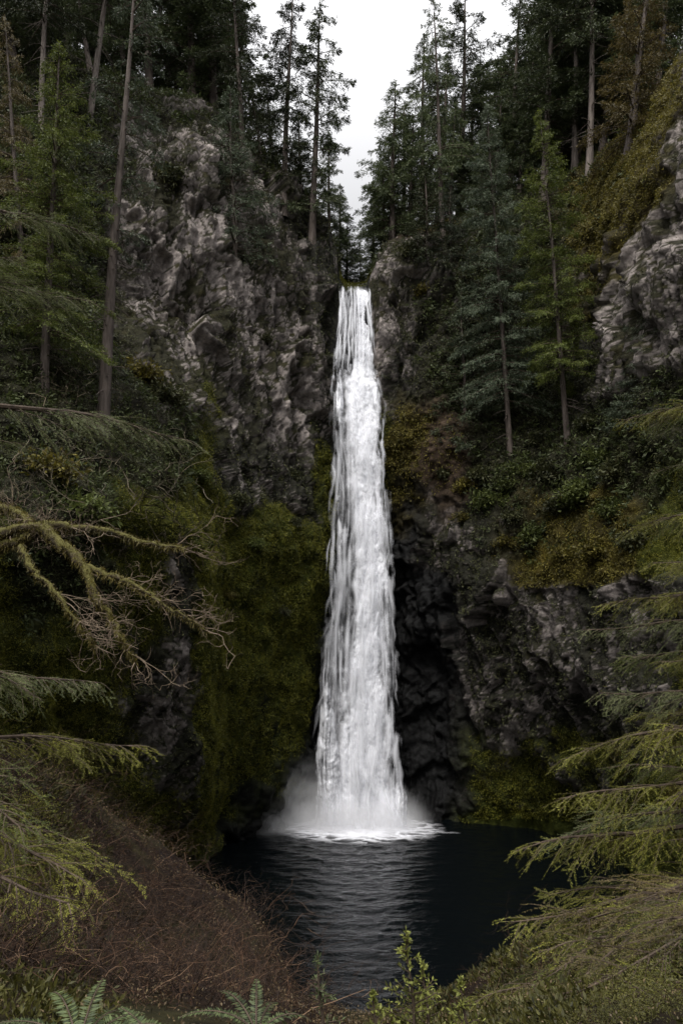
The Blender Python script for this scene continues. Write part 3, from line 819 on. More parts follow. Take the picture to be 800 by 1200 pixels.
proto('forest2', seed=25, leafmat='forest_needles', H=22, base=.12, R=4.2, nb=115, droop=.45, dens=7.5, spray=.55, gap=.2, power=.6)

def plant(key, base, top, label, wide=1.0, spin=0., group=None, name='conifer_tree'):
    meshes, H = PROTO[key]
    r = make_tree(key, meshes, H, name)
    tag(r, label, 'tree', group)
    stand(r, base, top, H, wide, spin)
    return r
def tree_on(key, bpx, bpy_, tpx, tpy, label, dY=0., wide=1.0, spin=0., group=None):
    """foot where the cliff is seen at (bpx,bpy_)"""
    b = hit_cliff(bpx, bpy_)
    if b is None: b = Vector(at(bpx, bpy_, 50))
    b = b + Vector((0, 1.3 if key == 'greysmall' else .45, -.3))
    top = at(tpx, tpy, b.y + dY)
    return plant(key, b, top, label, wide, spin, group)
def tree_back(key, px, Y, toppy, toppx, label, wide=1.0, spin=0., group=None):
    """foot on the ground behind the rim, at depth Y in column px"""
    x = (px - 400) / F * Y * 1.02
    b = drop_cliff(x, Y)
    if b is None: return None
    return plant(key, b, at(toppx, toppy, Y), label, wide, spin, group)

# trees one can tell apart
tree_on('sparse', 365, 288, 375, 2, 'tall thin conifer at the left lip of the gorge, bare trunk against the sky', spin=.6)
tree_on('sparse2', 332, 236, 343, -14, 'tall sparse conifer on the cliff rim, second trunk left of the sky gap', spin=2.0)
tree_back('full2', 386, 55, 152, 384, 'short dark conifer filling the foot of the sky gap behind the bare trunk')
tree_back('small', 404, 60, 252, 408, 'little dark conifer beyond the brink of the waterfall', wide=1.5)
tree_back('small', 425, 62, 285, 420, 'tiny pale green conifer right above the brink of the waterfall', wide=1.5, spin=2)
tree_back('longbough', 272, 47, -70, 272, 'tall conifer whose long drooping boughs reach into the left side of the sky gap', spin=1.0)
tree_on('greysmall', 272, 300, 270, 104, 'grey green conifer growing on the rock face left of the waterfall, below the rim', wide=1.1, spin=.3)
tree_back('small', 296, 47, 108, 296, 'small pointed conifer between the grey green conifer and the thin rim trees', wide=1.4)
tree_on('snag', 115, 508, 160, -60, 'very tall leaning trunk with few short boughs, in front of the left cliff', spin=.5)
tree_on('greenfull', 46, 462, 70, 50, 'broad green conifer beside the tall leaning trunk, its bare reddish foot showing', wide=.95, spin=1.4)
tree_on('pale', 44, 160, 62, -190, 'tall pale barked conifer in the upper left corner', dY=0)
tree_on('pale', 100, 150, 150, -230, 'thick pale leaning trunk on the left rim between dark conifers', dY=0, spin=1.5)
tree_back('full', 463, 52, 94, 463, 'dark spire shaped conifer at the right side of the sky gap, above the waterfall', wide=1.15)
tree_on('tall', 520, 282, 507, -8, 'tall straight conifer on the right rim with a long bare pale trunk', wide=.85, spin=2.2)
tree_back('sparse', 549, 57, -22, 545, 'thin sparse conifer against the sky behind the grey green conifer', wide=1.0)
tree_on('grey', 600, 540, 570, 122, 'grey green conifer with a long bare leaning trunk on the right slope', wide=.9, spin=.8)
tree_on('green', 668, 520, 632, 128, 'bright yellow green conifer standing out among the dark trees on the right slope', wide=.95)
tree_back('tall2', 612, 54, -40, 612, 'dark conifer rising behind the bright yellow green conifer', spin=1)
tree_back('pale', 698, 50, -160, 676, 'conifer with a pale slender trunk at the top of the right slope', spin=.3)
tree_back('pale', 716, 47, -190, 696, 'pale trunked conifer next to the mossy upper right cliff', spin=2.4)
tree_back('olive', 768, 41, -60, 765, 'brownish olive conifer on top of the mossy upper right cliff', wide=1.0)
tree_on('greysmall', 770, 500, 775, 330, 'small grey green conifer in front of the pale rock at the right edge', wide=1.3)
tree_on('small', 545, 520, 540, 330, 'thin young dark conifer beside the grey green conifer on the right slope', wide=.9)
tree_on('small', 500, 312, 498, 200, 'small dark conifer at the brow of the right cliff', wide=1.3, spin=1)
tree_on('greysmall', 530, 330, 528, 210, 'small grey conifer clinging to the brow of the right cliff beside the straight trunk', wide=1.1, spin=1)
tree_back('full2', 520, 56, 60, 525, 'dark bushy conifer behind the tall straight conifer on the right rim', spin=2)
tree_back('full2', 440, 57, 210, 437, 'low dark conifer at the foot of the spire shaped conifer', spin=1.2, wide=1.3)
for px, Y, ty, tx, k_ in [(452, 54, 175, 450, 'full2'), (486, 53, 135, 484, 'full'), (500, 58, 40, 497, 'tall'), (476, 60, 120, 474, 'full'), (535, 54, 120, 534, 'full2')]:
    tree_back(k_, px, Y, ty, tx, 'dark conifer crowded behind the straight trunk just right of the brink of the waterfall', wide=1.25, spin=px * .3, group='conifers crowding the right side of the brink')
for px, Y, ty, tx, k_ in [(348, 54, 130, 350, 'full2'), (312, 54, 90, 312, 'full'), (398, 59, 215, 398, 'full2'), (250, 46, 120, 250, 'full2')]:
    tree_back(k_, px, Y, ty, tx, 'dark conifer crowded behind the thin rim trunks left of the brink of the waterfall', wide=1.2, spin=px * .3, group='conifers crowding the left side of the brink')
tree_on('olive', 24, 330, 6, 20, 'yellow green conifer cut off by the left edge of the view', wide=.55)

# the woods on both rims
rng = random.Random(5)
def woods(spots, side):
    keys = ['forest', 'forest2', 'tall', 'tall2', 'full']
    for i, (px, Y, tpy) in enumerate(spots):
        k = keys[i % 5]
        tree_back(k, px, Y, tpy, px + rng.uniform(-8, 8) - (px - 400) * .03, 'dark conifer in the close wood on the %s rim of the gorge' % side, wide=rng.uniform(1.05, 1.35), spin=rng.uniform(0, 6), group='conifers in the wood on the %s rim' % side)
woods([(235, 51, -120), (205, 50, -150), (180, 55, -90), (150, 50, -160), (120, 52, -100), (80, 50, -140), (40, 48, -160), (0, 46, -130), (-40, 44, -160),
       (225, 60, -60), (255, 58, -30), (190, 63, -60), (140, 62, -50), (90, 60, -60), (45, 58, -80), (10, 57, -60), (-30, 36, -160), (20, 38, -120), (70, 42, -100)], 'left')
woods([(575, 58, 70), (600, 60, 50), (640, 56, -40), (660, 52, 20), (625, 53, 60), (700, 51, -40), (735, 49, -60), (680, 55, -20), (655, 50, -90), (690, 56, -120), (730, 52, -150), (770, 48, -160), (810, 46, -170), (640, 62, -30), (680, 64, -60), (720, 62, -80), (750, 58, -90), (800, 56, -100), (560, 64, 100), (590, 53, 110)], 'right')

# ------------------------------------------------------------------ shrubs on the slopes
def shrub_mesh(seed, r=1.0, n=900, leaf=.16, leafmat='shrub_leaf', flat=.8):
    rng = np.random.RandomState(seed)
    st = Acc(); cr = Acc(); tips = []
    for i in range(22):
        az = rng.rand() * 6.28; el = rng.uniform(.35, 1.4); l = r * rng.uniform(.7, 1.15)
        d = np.array([math.cos(az) * math.cos(el), math.sin(az) * math.cos(el), math.sin(el) * flat])
        s = np.linspace(0, 1, 6)[:, None]
        p = d * s * l + np.array([0, 0, -.22 * l]) * s ** 3 + rng.normal(size=(6, 3)) * .04 * s
        tube(st, p, np.linspace(.03, .006, 6), 4)
        tips.append(p[2:])
    tips = np.concatenate(tips)
    b = tips[rng.randint(len(tips), size=n)] + rng.normal(size=(n, 3)) * r * .16
    d = b / (np.linalg.norm(b, axis=1)[:, None] + .1) * .6 + rng.normal(size=(n, 3)) * .7 + np.array([0, 0, -.25])
    cr.quads(diamonds(b, d, np.array([0, 0, 1.]) + rng.normal(size=(n, 3)) * .6, leaf * rng.uniform(.7, 1.4, n), leaf * .5 * rng.uniform(.7, 1.3, n)))
    return st.build('stem', [M['twig']]), cr.build('foliage', [M[leafmat]])
SH = [shrub_mesh(1, 1.6, 1600, .24), shrub_mesh(2, 1.4, 1300, .22, flat=.6), shrub_mesh(3, 1.3, 1200, .22, 'dark_leaf'), shrub_mesh(4, 1.2, 1100, .2, 'olive_leaf')]
SHN = [shrub_mesh(11, 1.0, 6000, .04, 'moss_leaf', .6), shrub_mesh(12, 1.0, 6000, .035, 'dark_leaf', .6), shrub_mesh(13, 1.0, 6000, .045, 'olive_leaf', .6)]
def shrub(k, px, py, s, label, group=None):
    h = hit_cliff(px, py)
    r = empty('shrub', h, label, 'shrub', group)
    obj('stem', SH[k][0], r); obj('foliage', SH[k][1], r)
    r.rotation_euler = (R_(28), 0, px * .7); r.rotation_euler = (0, 0, px * .7)
    r.scale = (s, s, s)
shrub(0, 622, 640, 1.0, 'rounded green shrub hanging over the rock band on the right slope')
shrub(0, 680, 590, 1.05, 'largest bright green shrub under the yellow green conifer on the right slope')
shrub(1, 575, 590, .95, 'green shrub at the foot of the grey green conifer on the right slope')
shrub(2, 640, 560, 1.0, 'dark green shrub between the two bare trunks on the right slope')
shrub(1, 610, 555, .9, 'low green shrub close to the foot of the leaning trunk on the right slope')
shrub(3, 545, 575, .9, 'yellowish brown shrub at the edge of the bare slope right of the waterfall')
shrub(3, 700, 650, 1.0, 'mossy yellow shrub on the brow of the right rock band')
shrub(2, 725, 560, 1.0, 'dark shrub behind the near drooping boughs on the right')
shrub(2, 478, 300, .9, 'dark shrub at the brow of the cliff right of the brink')
shrub(3, 495, 345, .8, 'rusty brown shrub on the cliff just right of the brink')
shrub(2, 200, 215, 1.1, 'dark shrub on the left rim above the pale rock')
shrub(3, 165, 445, 1.1, 'olive shrub beside the foot of the tall leaning trunk')
shrub(2, 195, 470, 1.0, 'dark green shrub under the pale rock left of the waterfall')
shrub(3, 60, 560, 1.0, 'olive brown shrub behind the mossy bare bough')
shrub(1, 90, 600, .9, 'grey green shrub among twigs above the mossy bare bough')
for px, py, k_, s_ in [(560, 560, 2, .8), (592, 575, 0, .7), (655, 600, 2, .9), (700, 545, 0, .8), (720, 600, 1, .8), (740, 640, 2, .9), (590, 640, 3, .7), (660, 655, 3, .8), (540, 610, 3, .6), (520, 560, 2, .7), (630, 520, 2, .8), (690, 500, 2, .8), (600, 610, 2, .7)]:
    shrub(k_, px, py, s_, 'small bush in the undergrowth covering the right slope below the bare trunks', 'small bushes on the right slope')
for px, py, k_, s_ in [(280, 590, 2, .6), (300, 640, 1, .5), (345, 615, 2, .5), (265, 700, 3, .5), (330, 720, 2, .5), (345, 560, 2, .5), (230, 560, 1, .6), (200, 540, 2, .7)]:
    shrub(k_, px, py, s_, 'small leafy clump on the mossy bank left of the waterfall', 'leafy clumps on the mossy bank')
shrub(2, 310, 400, .55, 'small dark shrub rooted in the pale rock face')

# ------------------------------------------------------------------ near conifers with hanging boughs
def bough_mesh(seed, L, leafmat, droop=.35, up=.1, density=1.0, needle=.05, mossy=False):
    """one flat hanging bough growing along +X from its foot"""
    rng = np.random.RandomState(seed)
    wd = Acc(); nb_ = 12; forks = []
    s = np.linspace(0, 1, nb_)
    ax = np.stack([L * s * (1 - .04 * s), .10 * L * np.sin(s * 3 + seed) * s, L * (up * s - droop * s ** 1.6 + .012 * np.sin(s * 11 + seed * 2) * s)], 1)
    for sd_ in (-1, 1, -1, 1):                         # forks
        f0 = rng.uniform(.3, .7); p = np.array([np.interp(f0, s, ax[:, k]) for k in range(3)]); l = L * rng.uniform(.2, .38) * (1.15 - f0)
        q = np.linspace(0, 1, 7)[:, None]; FK = p + np.array([.8, sd_ * rng.uniform(.35, .7), rng.uniform(-.25, .12)]) * l * q + np.array([0, 0, -.12 * l]) * q ** 2
        tube(wd, FK, np.linspace(.009, .003, 7), 5, 0); forks.append(FK)
    tube(wd, ax, np.linspace(.012 + .008 * L, .004, nb_), 6, 0)
    B = []; D = []; N = []; Ln = []; Wn = []
    def needles(p, q, ll, nrm):
        n = max(4, int(ll / .011 * density)); f = rng.rand(n)
        b = p + (q - p) * f[:, None]; t = (q - p) / (np.linalg.norm(q - p) + 1e-9)
        sd = np.cross(t, nrm); sd /= np.linalg.norm(sd) + 1e-9
        sg = np.where(rng.rand(n) < .5, -1, 1)[:, None]
        d = t * rng.uniform(.5, 1.1, n)[:, None] + sd * sg * rng.uniform(.5, 1.1, n)[:, None] + rng.normal(size=(n, 3)) * .22
        B.append(b); D.append(d); N.append(nrm + rng.normal(size=(n, 3)) * .45)
        Ln.append(needle * rng.uniform(.6, 1.2, n) * (1 - .35 * f)); Wn.append(needle * .17 * rng.uniform(.7, 1.2, n))
    nl = int(L / .044)
    for i in range(nl):
        f = .28 + .72 * ((i + rng.rand()) / nl) ** .8
        if f < .5 and rng.rand() < .45: continue
        p = np.array([np.interp(f, s, ax[:, k]) for k in range(3)])
        if i % 3 == 0: FK = forks[rng.randint(4)]; p = FK[rng.randint(1, 7)]
        side = 1 if i % 2 else -1
        l = L * (.06 + .19 * (1 - f) ** .6) * rng.uniform(.5, 1.3)
        d = np.array([rng.uniform(.45, .9), side * rng.uniform(.25, .9), rng.uniform(-.5, .18)]); d /= np.linalg.norm(d)
        m = 6; ss = np.linspace(0, 1, m)[:, None]
        lat = p + d * ss * l + np.array([.08, 0, -.34 * rng.uniform(.2, 1.7)]) * l * ss ** 2
        tube(wd, lat, np.linspace(.005, .0018, m), 4, 0)
        nrm = np.array([rng.normal() * .35, rng.normal() * .5, 1.0]); nrm /= np.linalg.norm(nrm)
        for k in range(m - 1): needles(lat[k], lat[k + 1], l / (m - 1), nrm)
        ns_ = max(2, int(l / .045))
        for j in range(ns_):
            g = .1 + .9 * (j + rng.rand()) / ns_
            a = np.array([np.interp(g, ss[:, 0], lat[:, k]) for k in range(3)])
            l2 = min(.2, l * .5) * (1 - .55 * g) * rng.uniform(.5, 1.3) + .025
            sd = 1 if j % 2 else -1
            dv = d + sd * np.cross(nrm, d) * rng.uniform(.5, 1.0) + rng.normal(size=3) * .2 + np.array([0, 0, -.5])
            dv /= np.linalg.norm(dv)
            needles(a, a + dv * l2, l2, nrm)
    lf = Acc()
    lf.quads(diamonds(np.concatenate(B), np.concatenate(D), np.concatenate(N), np.concatenate(Ln), np.concatenate(Wn)))
    mo = Acc(); qs = []
    for c in range(5):
        f = rng.uniform(.25, .8); p = np.array([np.interp(f, s, ax[:, k]) for k in range(3)]); n = 260
        o = rng.normal(size=(n, 3)) * np.array([.07, .05, .06]); o[:, 2] = -np.abs(o[:, 2]) * 1.8
        qs.append(diamonds(p + o, rng.normal(size=(n, 3)) * .5 + np.array([0, 0, -1.2]), rng.normal(size=(n, 3)), .035 * rng.uniform(.5, 1.5, n), np.full(n, .007)))
    mo.quads(np.concatenate(qs))
    return wd.build('bough', [M['twig']]), lf.build('needles', [M[leafmat]]), mo.build('moss', [M['bright_moss']])

def near_tree(name, x, y, H, r0, label, bark='dark_trunk'):
    g = drop_hill(x, y) or drop_cliff(x, y)
    z0 = g.z - .4 if g else 6
    root = empty(name, (x, y, z0), label, 'tree')
    a = Acc(); t = np.linspace(0, 1, 20)
    tube(a, np.stack([.1 * np.sin(t * 4), .1 * np.cos(t * 3), H * t], 1), r0 * (1 - t * .85) * (1 + .5 * np.exp(-t * 20)), 12)
    obj('trunk', a.build('trunk', [M[bark]], smooth=True), root)
    return root
BM = {}
def bough(root, tip, kind, seed, foot_z=None, roll=0.):
    """a bough from the trunk out to the given tip point"""
    tip = Vector(tip); rx = root.location.x; ry = root.location.y
    key = (kind, seed)
    if key not in BM: BM[key] = bough_mesh(seed, 2.6, kind, up=.10, droop=.13 + .06 * (seed % 3), density=4.2, needle=.021)
    v = Vector((tip.x - rx, tip.y - ry, 0)); dist = v.length
    s = dist / 2.5
    o = obj('bough', BM[key][0], root); n = obj('needles', BM[key][1], o)
    if kind == 'near_needles': obj('moss', BM[key][2], o)
    me = BM[key][0]
    drop = (.10 - (.13 + .06 * (seed % 3))) * 2.6 * s
    o.location = (0, 0, tip.z - drop - root.location.z)
    o.rotation_euler = (roll, 0, math.atan2(v.y, v.x)); o.scale = (s, s * .85, s)
    return o

HEM = near_tree('conifer_tree', 4.9, 7.4, 19, .3, 'near conifer whose yellow green drooping boughs hang in from the right edge')
for i, (px, py, Y, k) in enumerate([
    (724, 492, 7.9, 'near_needles'), (728, 622, 7.6, 'near_needles'), (684, 738, 8.4, 'silver_needles'), (702, 712, 7.8, 'near_needles'),
    (655, 886, 7.6, 'near_needles'), (700, 815, 8.2, 'silver_needles'), (668, 945, 7.2, 'near_needles'), (612, 1002, 7.4, 'near_needles'), (645, 985, 8.0, 'silver_needles'),
    (588, 1072, 7.2, 'near_needles'), (770, 560, 8.6, 'near_green'), (742, 720, 9.0, 'near_green'), (720, 770, 9.2, 'near_green'), (735, 840, 9.0, 'near_needles'), (705, 905, 9.0, 'near_green'), (725, 960, 8.6, 'near_green'), (690, 1025, 8.4, 'near_green'), (640, 1040, 8.0, 'near_needles'), (700, 1065, 7.6, 'near_green'), (755, 500, 8.8, 'near_green'), (760, 615, 8.8, 'near_green'), (765, 1000, 7.2, 'near_needles'), (770, 920, 7.4, 'near_needles'), (765, 775, 7.4, 'near_needles'), (735, 880, 8.2, 'near_green'),
    (655, 1128, 6.2, 'near_green'), (770, 660, 7.2, 'near_needles'), (690, 1165, 5.4, 'near_green'), (730, 1130, 5.8, 'near_needles'), (640, 1180, 5.6, 'olive_needles'), (750, 1180, 5.0, 'near_green')]):
    bough(HEM, at(px, py, Y), k, 40 + i % 7, roll=.12 * math.sin(i * 2.1))

FIR = near_tree('conifer_tree', -6.0, 8.8, 17, .3, 'near conifer whose grey green boughs reach in from the left edge')
for i, (px, py, Y, k) in enumerate([
    (114, 272, 9.0, 'silver_needles'), (40, 300, 8.4, 'near_green'), (112, 365, 9.4, 'silver_needles'), (60, 350, 8.6, 'silver_needles'), (222, 512, 10.2, 'silver_needles'),
    (110, 808, 8.8, 'silver_needles'), (40, 815, 8.0, 'near_green'), (168, 872, 9.6, 'near_needles'),
    (128, 1020, 7.0, 'near_needles'), (50, 965, 6.6, 'near_green'), (60, 1060, 5.8, 'near_needles'), (30, 520, 9.0, 'near_green')]):
    bough(FIR, at(px, py, Y), k, 50 + i % 6, roll=.12 * math.sin(i * 1.7))

# ------------------------------------------------------------------ mossy bare bough
def mossy():
    x, y = -6.6, 7.4
    g = drop_hill(x, y)
    root = empty('bare_tree', (x, y, g.z - .3), 'leafless moss covered tree reaching a crooked bough in from the left', 'tree')
    O = np.array(root.location)
    a = Acc(); t = np.linspace(0, 1, 14)
    tube(a, np.stack([.15 * np.sin(t * 3), .1 * t, 8.5 * t], 1), .24 * (1 - .6 * t), 12)
    obj('trunk', a.build('trunk', [M['moss_bark']], smooth=True), root)
    rng = np.random.RandomState(3)
    def poly(pxs, n=26, Y=7.0, y1=None):
        p = np.array([at(q[0], q[1], Y if len(q) < 3 else q[2]) for q in pxs])
        return catmull(p, np.linspace(0, len(p) - 1, n))
    def rough(p, k=.015):
        return p + rng.normal(size=p.shape) * k
    def tufts(p, rad, n, ln):
        i = rng.randint(len(p) - 1, size=n); f = rng.rand(n)
        c = p[i] * (1 - f)[:, None] + p[i + 1] * f[:, None]; r = rad[i]
        th = rng.rand(n) * 6.28
        o = np.stack([.5 * np.cos(th), np.sin(th) , np.cos(th)], 1)
        hang = rng.rand(n) < .35
        d = o + rng.normal(size=(n, 3)) * .5; d[hang] += np.array([0, 0, -2.5])
        return diamonds(c + o * r[:, None] * .85, d, rng.normal(size=(n, 3)), ln * rng.uniform(.4, 1.3, n) * np.where(hang, 1.8, 1), np.full(n, .009))
    limbs = [
      ([(-160, 640, 7.4), (-60, 628, 7.2), (10, 622), (60, 616), (120, 622, 7.0), (175, 636, 6.9), (215, 642, 6.8)], .066, .010),
      ([(50, 618), (75, 640, 6.9), (100, 668, 6.8), (112, 700, 6.7), (130, 725, 6.7), (145, 755, 6.6), (160, 775, 6.6)], .052, .008),
      ([(88, 655, 6.85), (120, 672, 6.8), (150, 682, 6.7), (185, 705, 6.6), (215, 722, 6.5), (243, 741, 6.5)], .032, .004),
      ([(25, 640, 6.9), (40, 668, 6.7), (70, 700, 6.5), (95, 735, 6.4), (112, 760, 6.4)], .03, .005),
      ([(-160, 655, 7.5), (-40, 640, 7.2), (20, 636, 7.0), (45, 620, 7.0)], .06, .05),
      ([(-120, 560, 8.0), (-20, 590, 7.6), (20, 600, 7.4), (38, 618, 7.1)], .04, .03),
    ]
    twigs = Acc(); mossq = []
    for pts, ra, rb in limbs:
        p = rough(poly(pts, 34), .010) - O
        rad = np.linspace(ra, rb, 34) * (1 + .3 * rng.rand(34))
        a = Acc(); tube(a, p, rad, 10)
        lm = obj('limb', a.build('limb', [M['moss_bark']], smooth=True), root)
        q = Acc(); n = int(4200 * (ra + rb) / .1)
        q.quads(tufts(p, rad, n, .034)); obj('moss', q.build('moss', [M['bright_moss']]), lm)
        # side twigs
        for k in range(15):
            i = rng.randint(10, 34); c = p[i]
            def grow(c, d, l, r, lev):
                m = 6; pts_ = [c]
                for z in range(m):
                    d = d + rng.normal(size=3) * .32; d /= np.linalg.norm(d)
                    pts_.append(pts_[-1] + d * l / m)
                    if lev < 2 and rng.rand() < .5:
                        grow(pts_[-1], d + rng.normal(size=3) * .7, l * .55, r * .6, lev + 1)
                tube(twigs, np.array(pts_), np.linspace(r, r * .35, m + 1), 4)
            along = p[min(i + 1, 33)] - p[i - 1]; along /= np.linalg.norm(along)
            grow(c, along * .8 + np.array([rng.normal() * .3 + .3, rng.normal() * .3, rng.normal() * .45 + .1]), rng.uniform(.2, .55), .0048, 0)
    obj('twigs', twigs.build('twigs', [M['dead']]), root)
mossy()

# ------------------------------------------------------------------ brown brush on the near slope
def brush_quads(rng, n_stems, spread, h, thick=.006, sides=3, acc=None, origin=None):
    for i in range(n_stems):
        c = (origin if origin is not None else np.zeros(3)) + np.array([rng.normal() * spread, rng.normal() * spread, 0])
        def grow(c, d, l, r, lev):
            m = 5; p = [c]
            for z in range(m):
                d = d + rng.normal(size=3) * .36; d /= np.linalg.norm(d)
                p.append(p[-1] + d * l / m)
                if lev < 3 and z > 0 and rng.rand() < (.55 if lev < 2 else .12):
                    grow(p[-1], d + rng.normal(size=3) * .85, l * .6, r * .62, lev + 1)
            tube(acc, np.array(p), np.linspace(r, r * .4, m + 1), sides)
        grow(c, np.array([rng.normal() * .6, rng.normal() * .6, 1.0]), h * rng.uniform(.6, 1.2), thick, 0)
BR = []
for s_ in range(6):
    a = Acc(); brush_quads(np.random.RandomState(60 + s_), 11, .22, .9, .0058, 3, a)
    BR.append(a.build('bare_shrub', [M['brush']]))
def brush():
    rg = random.Random(9)
    n = 0
    for i in range(1400):
        px = rg.uniform(-40, 365); py = rg.uniform(870, 1200)
        h = hit_hill(px, py)
        if h is None or h.y < 4.6 or h.z < .6: continue
        o = obj('bare_shrub', BR[n % 6]); n += 1
        tag(o, 'bare reddish brown shrub in the thicket covering the slope above the pool', 'shrub', 'bare brown shrubs of the thicket on the near slope')
        o.location = h - Vector((0, 0, .1)); s = rg.uniform(.6, 1.1) * (.50 + .016 * h.y)
        o.scale = (s * 1.5, s * 1.5, s * .72); o.rotation_euler = (rg.uniform(-.35, .35), rg.uniform(-.1, .5), rg.uniform(0, 6.28))
        if n >= 288: break
brush()

TW = []
M['pale_twigs'] = twig_mat('pale_twigs', [(.02, .016, .010), (.05, .04, .025), (.13, .105, .07), (.22, .19, .14)])
for s_ in range(3):
    a = Acc(); brush_quads(np.random.RandomState(160 + s_), 9, .22, .9, .010, 3, a)
    TW.append(a.build('bare_shrub', [M['pale_twigs']]))
for i, (px, py, s) in enumerate([(40, 560, 2.2), (85, 590, 2.4), (120, 560, 2.4), (150, 600, 2.6), (185, 590, 2.8), (60, 640, 2.0), (110, 640, 2.2), (205, 640, 2.6), (170, 650, 2.4), (20, 600, 2.0), (70, 470, 2.4), (95, 450, 2.6), (135, 530, 2.5)]):
    h = hit_cliff(px, py)
    o = obj('bare_shrub', TW[i % 3]); o.location = h; o.scale = (s, s, s * .8); o.rotation_euler = (.5, 0, i * 1.3)
    tag(o, 'pale leafless shrub tangled on the left slope behind the mossy bare bough', 'shrub', 'pale leafless shrubs on the left slope')

def litter():
    rng = np.random.RandomState(12); q = HG.reshape(-1, 3); n = grid_normals(HG).reshape(-1, 3)
    n = n * np.sign(n[:, 2:3] + 1e-6)
    area = (np.linalg.norm(np.gradient(HG, axis=1), axis=2) * np.linalg.norm(np.gradient(HG, axis=0), axis=2)).ravel()
    u = np.tile(HU, HG.shape[0]); w = area / np.clip(q[:, 1], 2, 30) ** 1.4 * ((u > -60) & (u < 860)) * (q[:, 2] > .1)
    idx = rng.choice(len(q), 60000, p=w / w.sum()); b = q[idx] + rng.normal(size=(60000, 3)) * .05 + n[idx] * .02
    sz = .015 * (np.clip(q[idx, 1], 3, 20) / 5) ** .7 * rng.uniform(.6, 1.8, 60000)
    a = Acc(); a.quads(diamonds(b, rng.normal(size=b.shape) + n[idx] * .4, n[idx] + rng.normal(size=b.shape) * .5, sz, sz * .55))
    tag(obj('leaf_litter', a.build('leaf_litter', [M['litter']])), kind='stuff')
M['low_moss'] = leaf_mat('low_moss', (.005, .007, .002), (.020, .022, .004), (.09, .085, .016), trans=.25)
M['litter'] = leaf_mat('dead_leaves', (.014, .009, .005), (.05, .033, .016), (.12, .085, .04), trans=.1)
litter()
def hill_moss():
    rng = np.random.RandomState(14); q = HG.reshape(-1, 3); n = grid_normals(HG).reshape(-1, 3)
    n = n * np.sign(n[:, 2:3] + 1e-6)
    area = (np.linalg.norm(np.gradient(HG, axis=1), axis=2) * np.linalg.norm(np.gradient(HG, axis=0), axis=2)).ravel()
    u = np.tile(HU, HG.shape[0]); w = area / np.clip(q[:, 1], 2.5, 30) ** 1.6 * ((u > -60) & (u < 860)) * (q[:, 2] > .1)
    w = w * (sstep(430, 560, u) + .9 * sstep(150, 40, u)) * sstep(-.1, .2, fbm(q * 1.1 + 5, 3) + .12)
    N = 16000; idx = rng.choice(len(q), N, p=w / w.sum()); per = 7
    b = np.repeat(q[idx], per, 0) + rng.normal(size=(N * per, 3)) * .035; nn = np.repeat(n[idx], per, 0)
    sz = np.repeat(.05 * (np.clip(q[idx, 1], 3, 20) / 5) ** .6 * rng.uniform(.5, 1.6, N), per)
    a = Acc(); a.quads(diamonds(b, nn * .9 + rng.normal(size=b.shape) * .7, rng.normal(size=b.shape), sz, sz * .3))
    tag(obj('ground_moss', a.build('ground_moss', [M['low_moss']])), kind='stuff')
hill_moss()

# ------------------------------------------------------------------ ferns and saplings by the camera
def frond(acc, rng, p0, d0, L, w, arch=.9, mi=0):
    """one pinnate frond: rachis + pairs of narrow leaflets"""
    n = 34; s = np.linspace(0, 1, n)
    d0 = np.array(d0, float); h = np.array([d0[0], d0[1], 0]); h /= np.linalg.norm(h) + 1e-9
    el = math.atan2(d0[2], math.hypot(d0[0], d0[1]))
    ang = el - arch * s * 1.6
    st = np.stack([np.cos(ang) * h[0], np.cos(ang) * h[1], np.sin(ang)], 1) * (L / n)
    p = p0 + np.cumsum(st, 0)
    tube(acc, p, np.linspace(.006, .0015, n), 4, 1)
    t = st / np.linalg.norm(st, axis=1)[:, None]
    sd = np.cross(t, np.array([0, 0, 1.])); sd /= np.linalg.norm(sd, axis=1)[:, None] + 1e-9
    up = np.cross(sd, t)
    m = int(L / .0125); f = np.linspace(.1, .995, m)
    P = np.stack([np.interp(f, s, p[:, k]) for k in range(3)], 1)
    T = np.stack([np.interp(f, s, t[:, k]) for k in range(3)], 1); S = np.stack([np.interp(f, s, sd[:, k]) for k in range(3)], 1); Uv = np.stack([np.interp(f, s, up[:, k]) for k in range(3)], 1)
    ln = w * np.sin(np.clip(f * 1.25, 0, 1.25) ** .65 * math.pi / 1.17 * .93).clip(.08) * rng.uniform(.85, 1.1, m)
    for sg in (-1, 1):
        d = S * sg + T * .35 + Uv * rng.uniform(-.25, .12, m)[:, None] + rng.normal(size=(m, 3)) * .06
        q0 = diamonds(P, d, Uv + rng.normal(size=(m, 3)) * .15, ln, np.full(m, .010) + .03 * ln)
        acc.quads(q0, mi)
def fern(px, py, Y, label, seed, n=13, L=.85, fixed=()):
    rng = np.random.RandomState(seed)
    c = at(px, py, Y); g = drop_hill(c[0], c[1]); b = np.array([c[0], c[1], (g.z if g else c[2]) ])
    r = empty('fern', b, label, 'fern', 'sword ferns at the foot of the view')
    for i in range(n):
        a = Acc(); az = i * 6.283 / n + rng.uniform(-.25, .25); el = rng.uniform(.30, .95)
        frond(a, rng, np.zeros(3), (math.cos(az) * math.cos(el), math.sin(az) * math.cos(el), math.sin(el)), L * rng.uniform(.75, 1.15), .115 * L, rng.uniform(.55, .95))
        obj('frond', a.build('frond', [M['fern'], M['twig']]), r)
    return r
fern(125, 1292, 2.7, 'large pale green sword fern at the bottom edge with one long arched frond', 1, 19, .52)
fern(30, 1285, 2.7, 'sword fern in the bottom left corner', 2, 18, .55)
fern(220, 1310, 3.0, 'smaller sword fern to the right of the arched frond', 3, 17, .5)
fern(90, 1255, 3.6, 'sword fern behind the arched frond', 4, 18, .48)

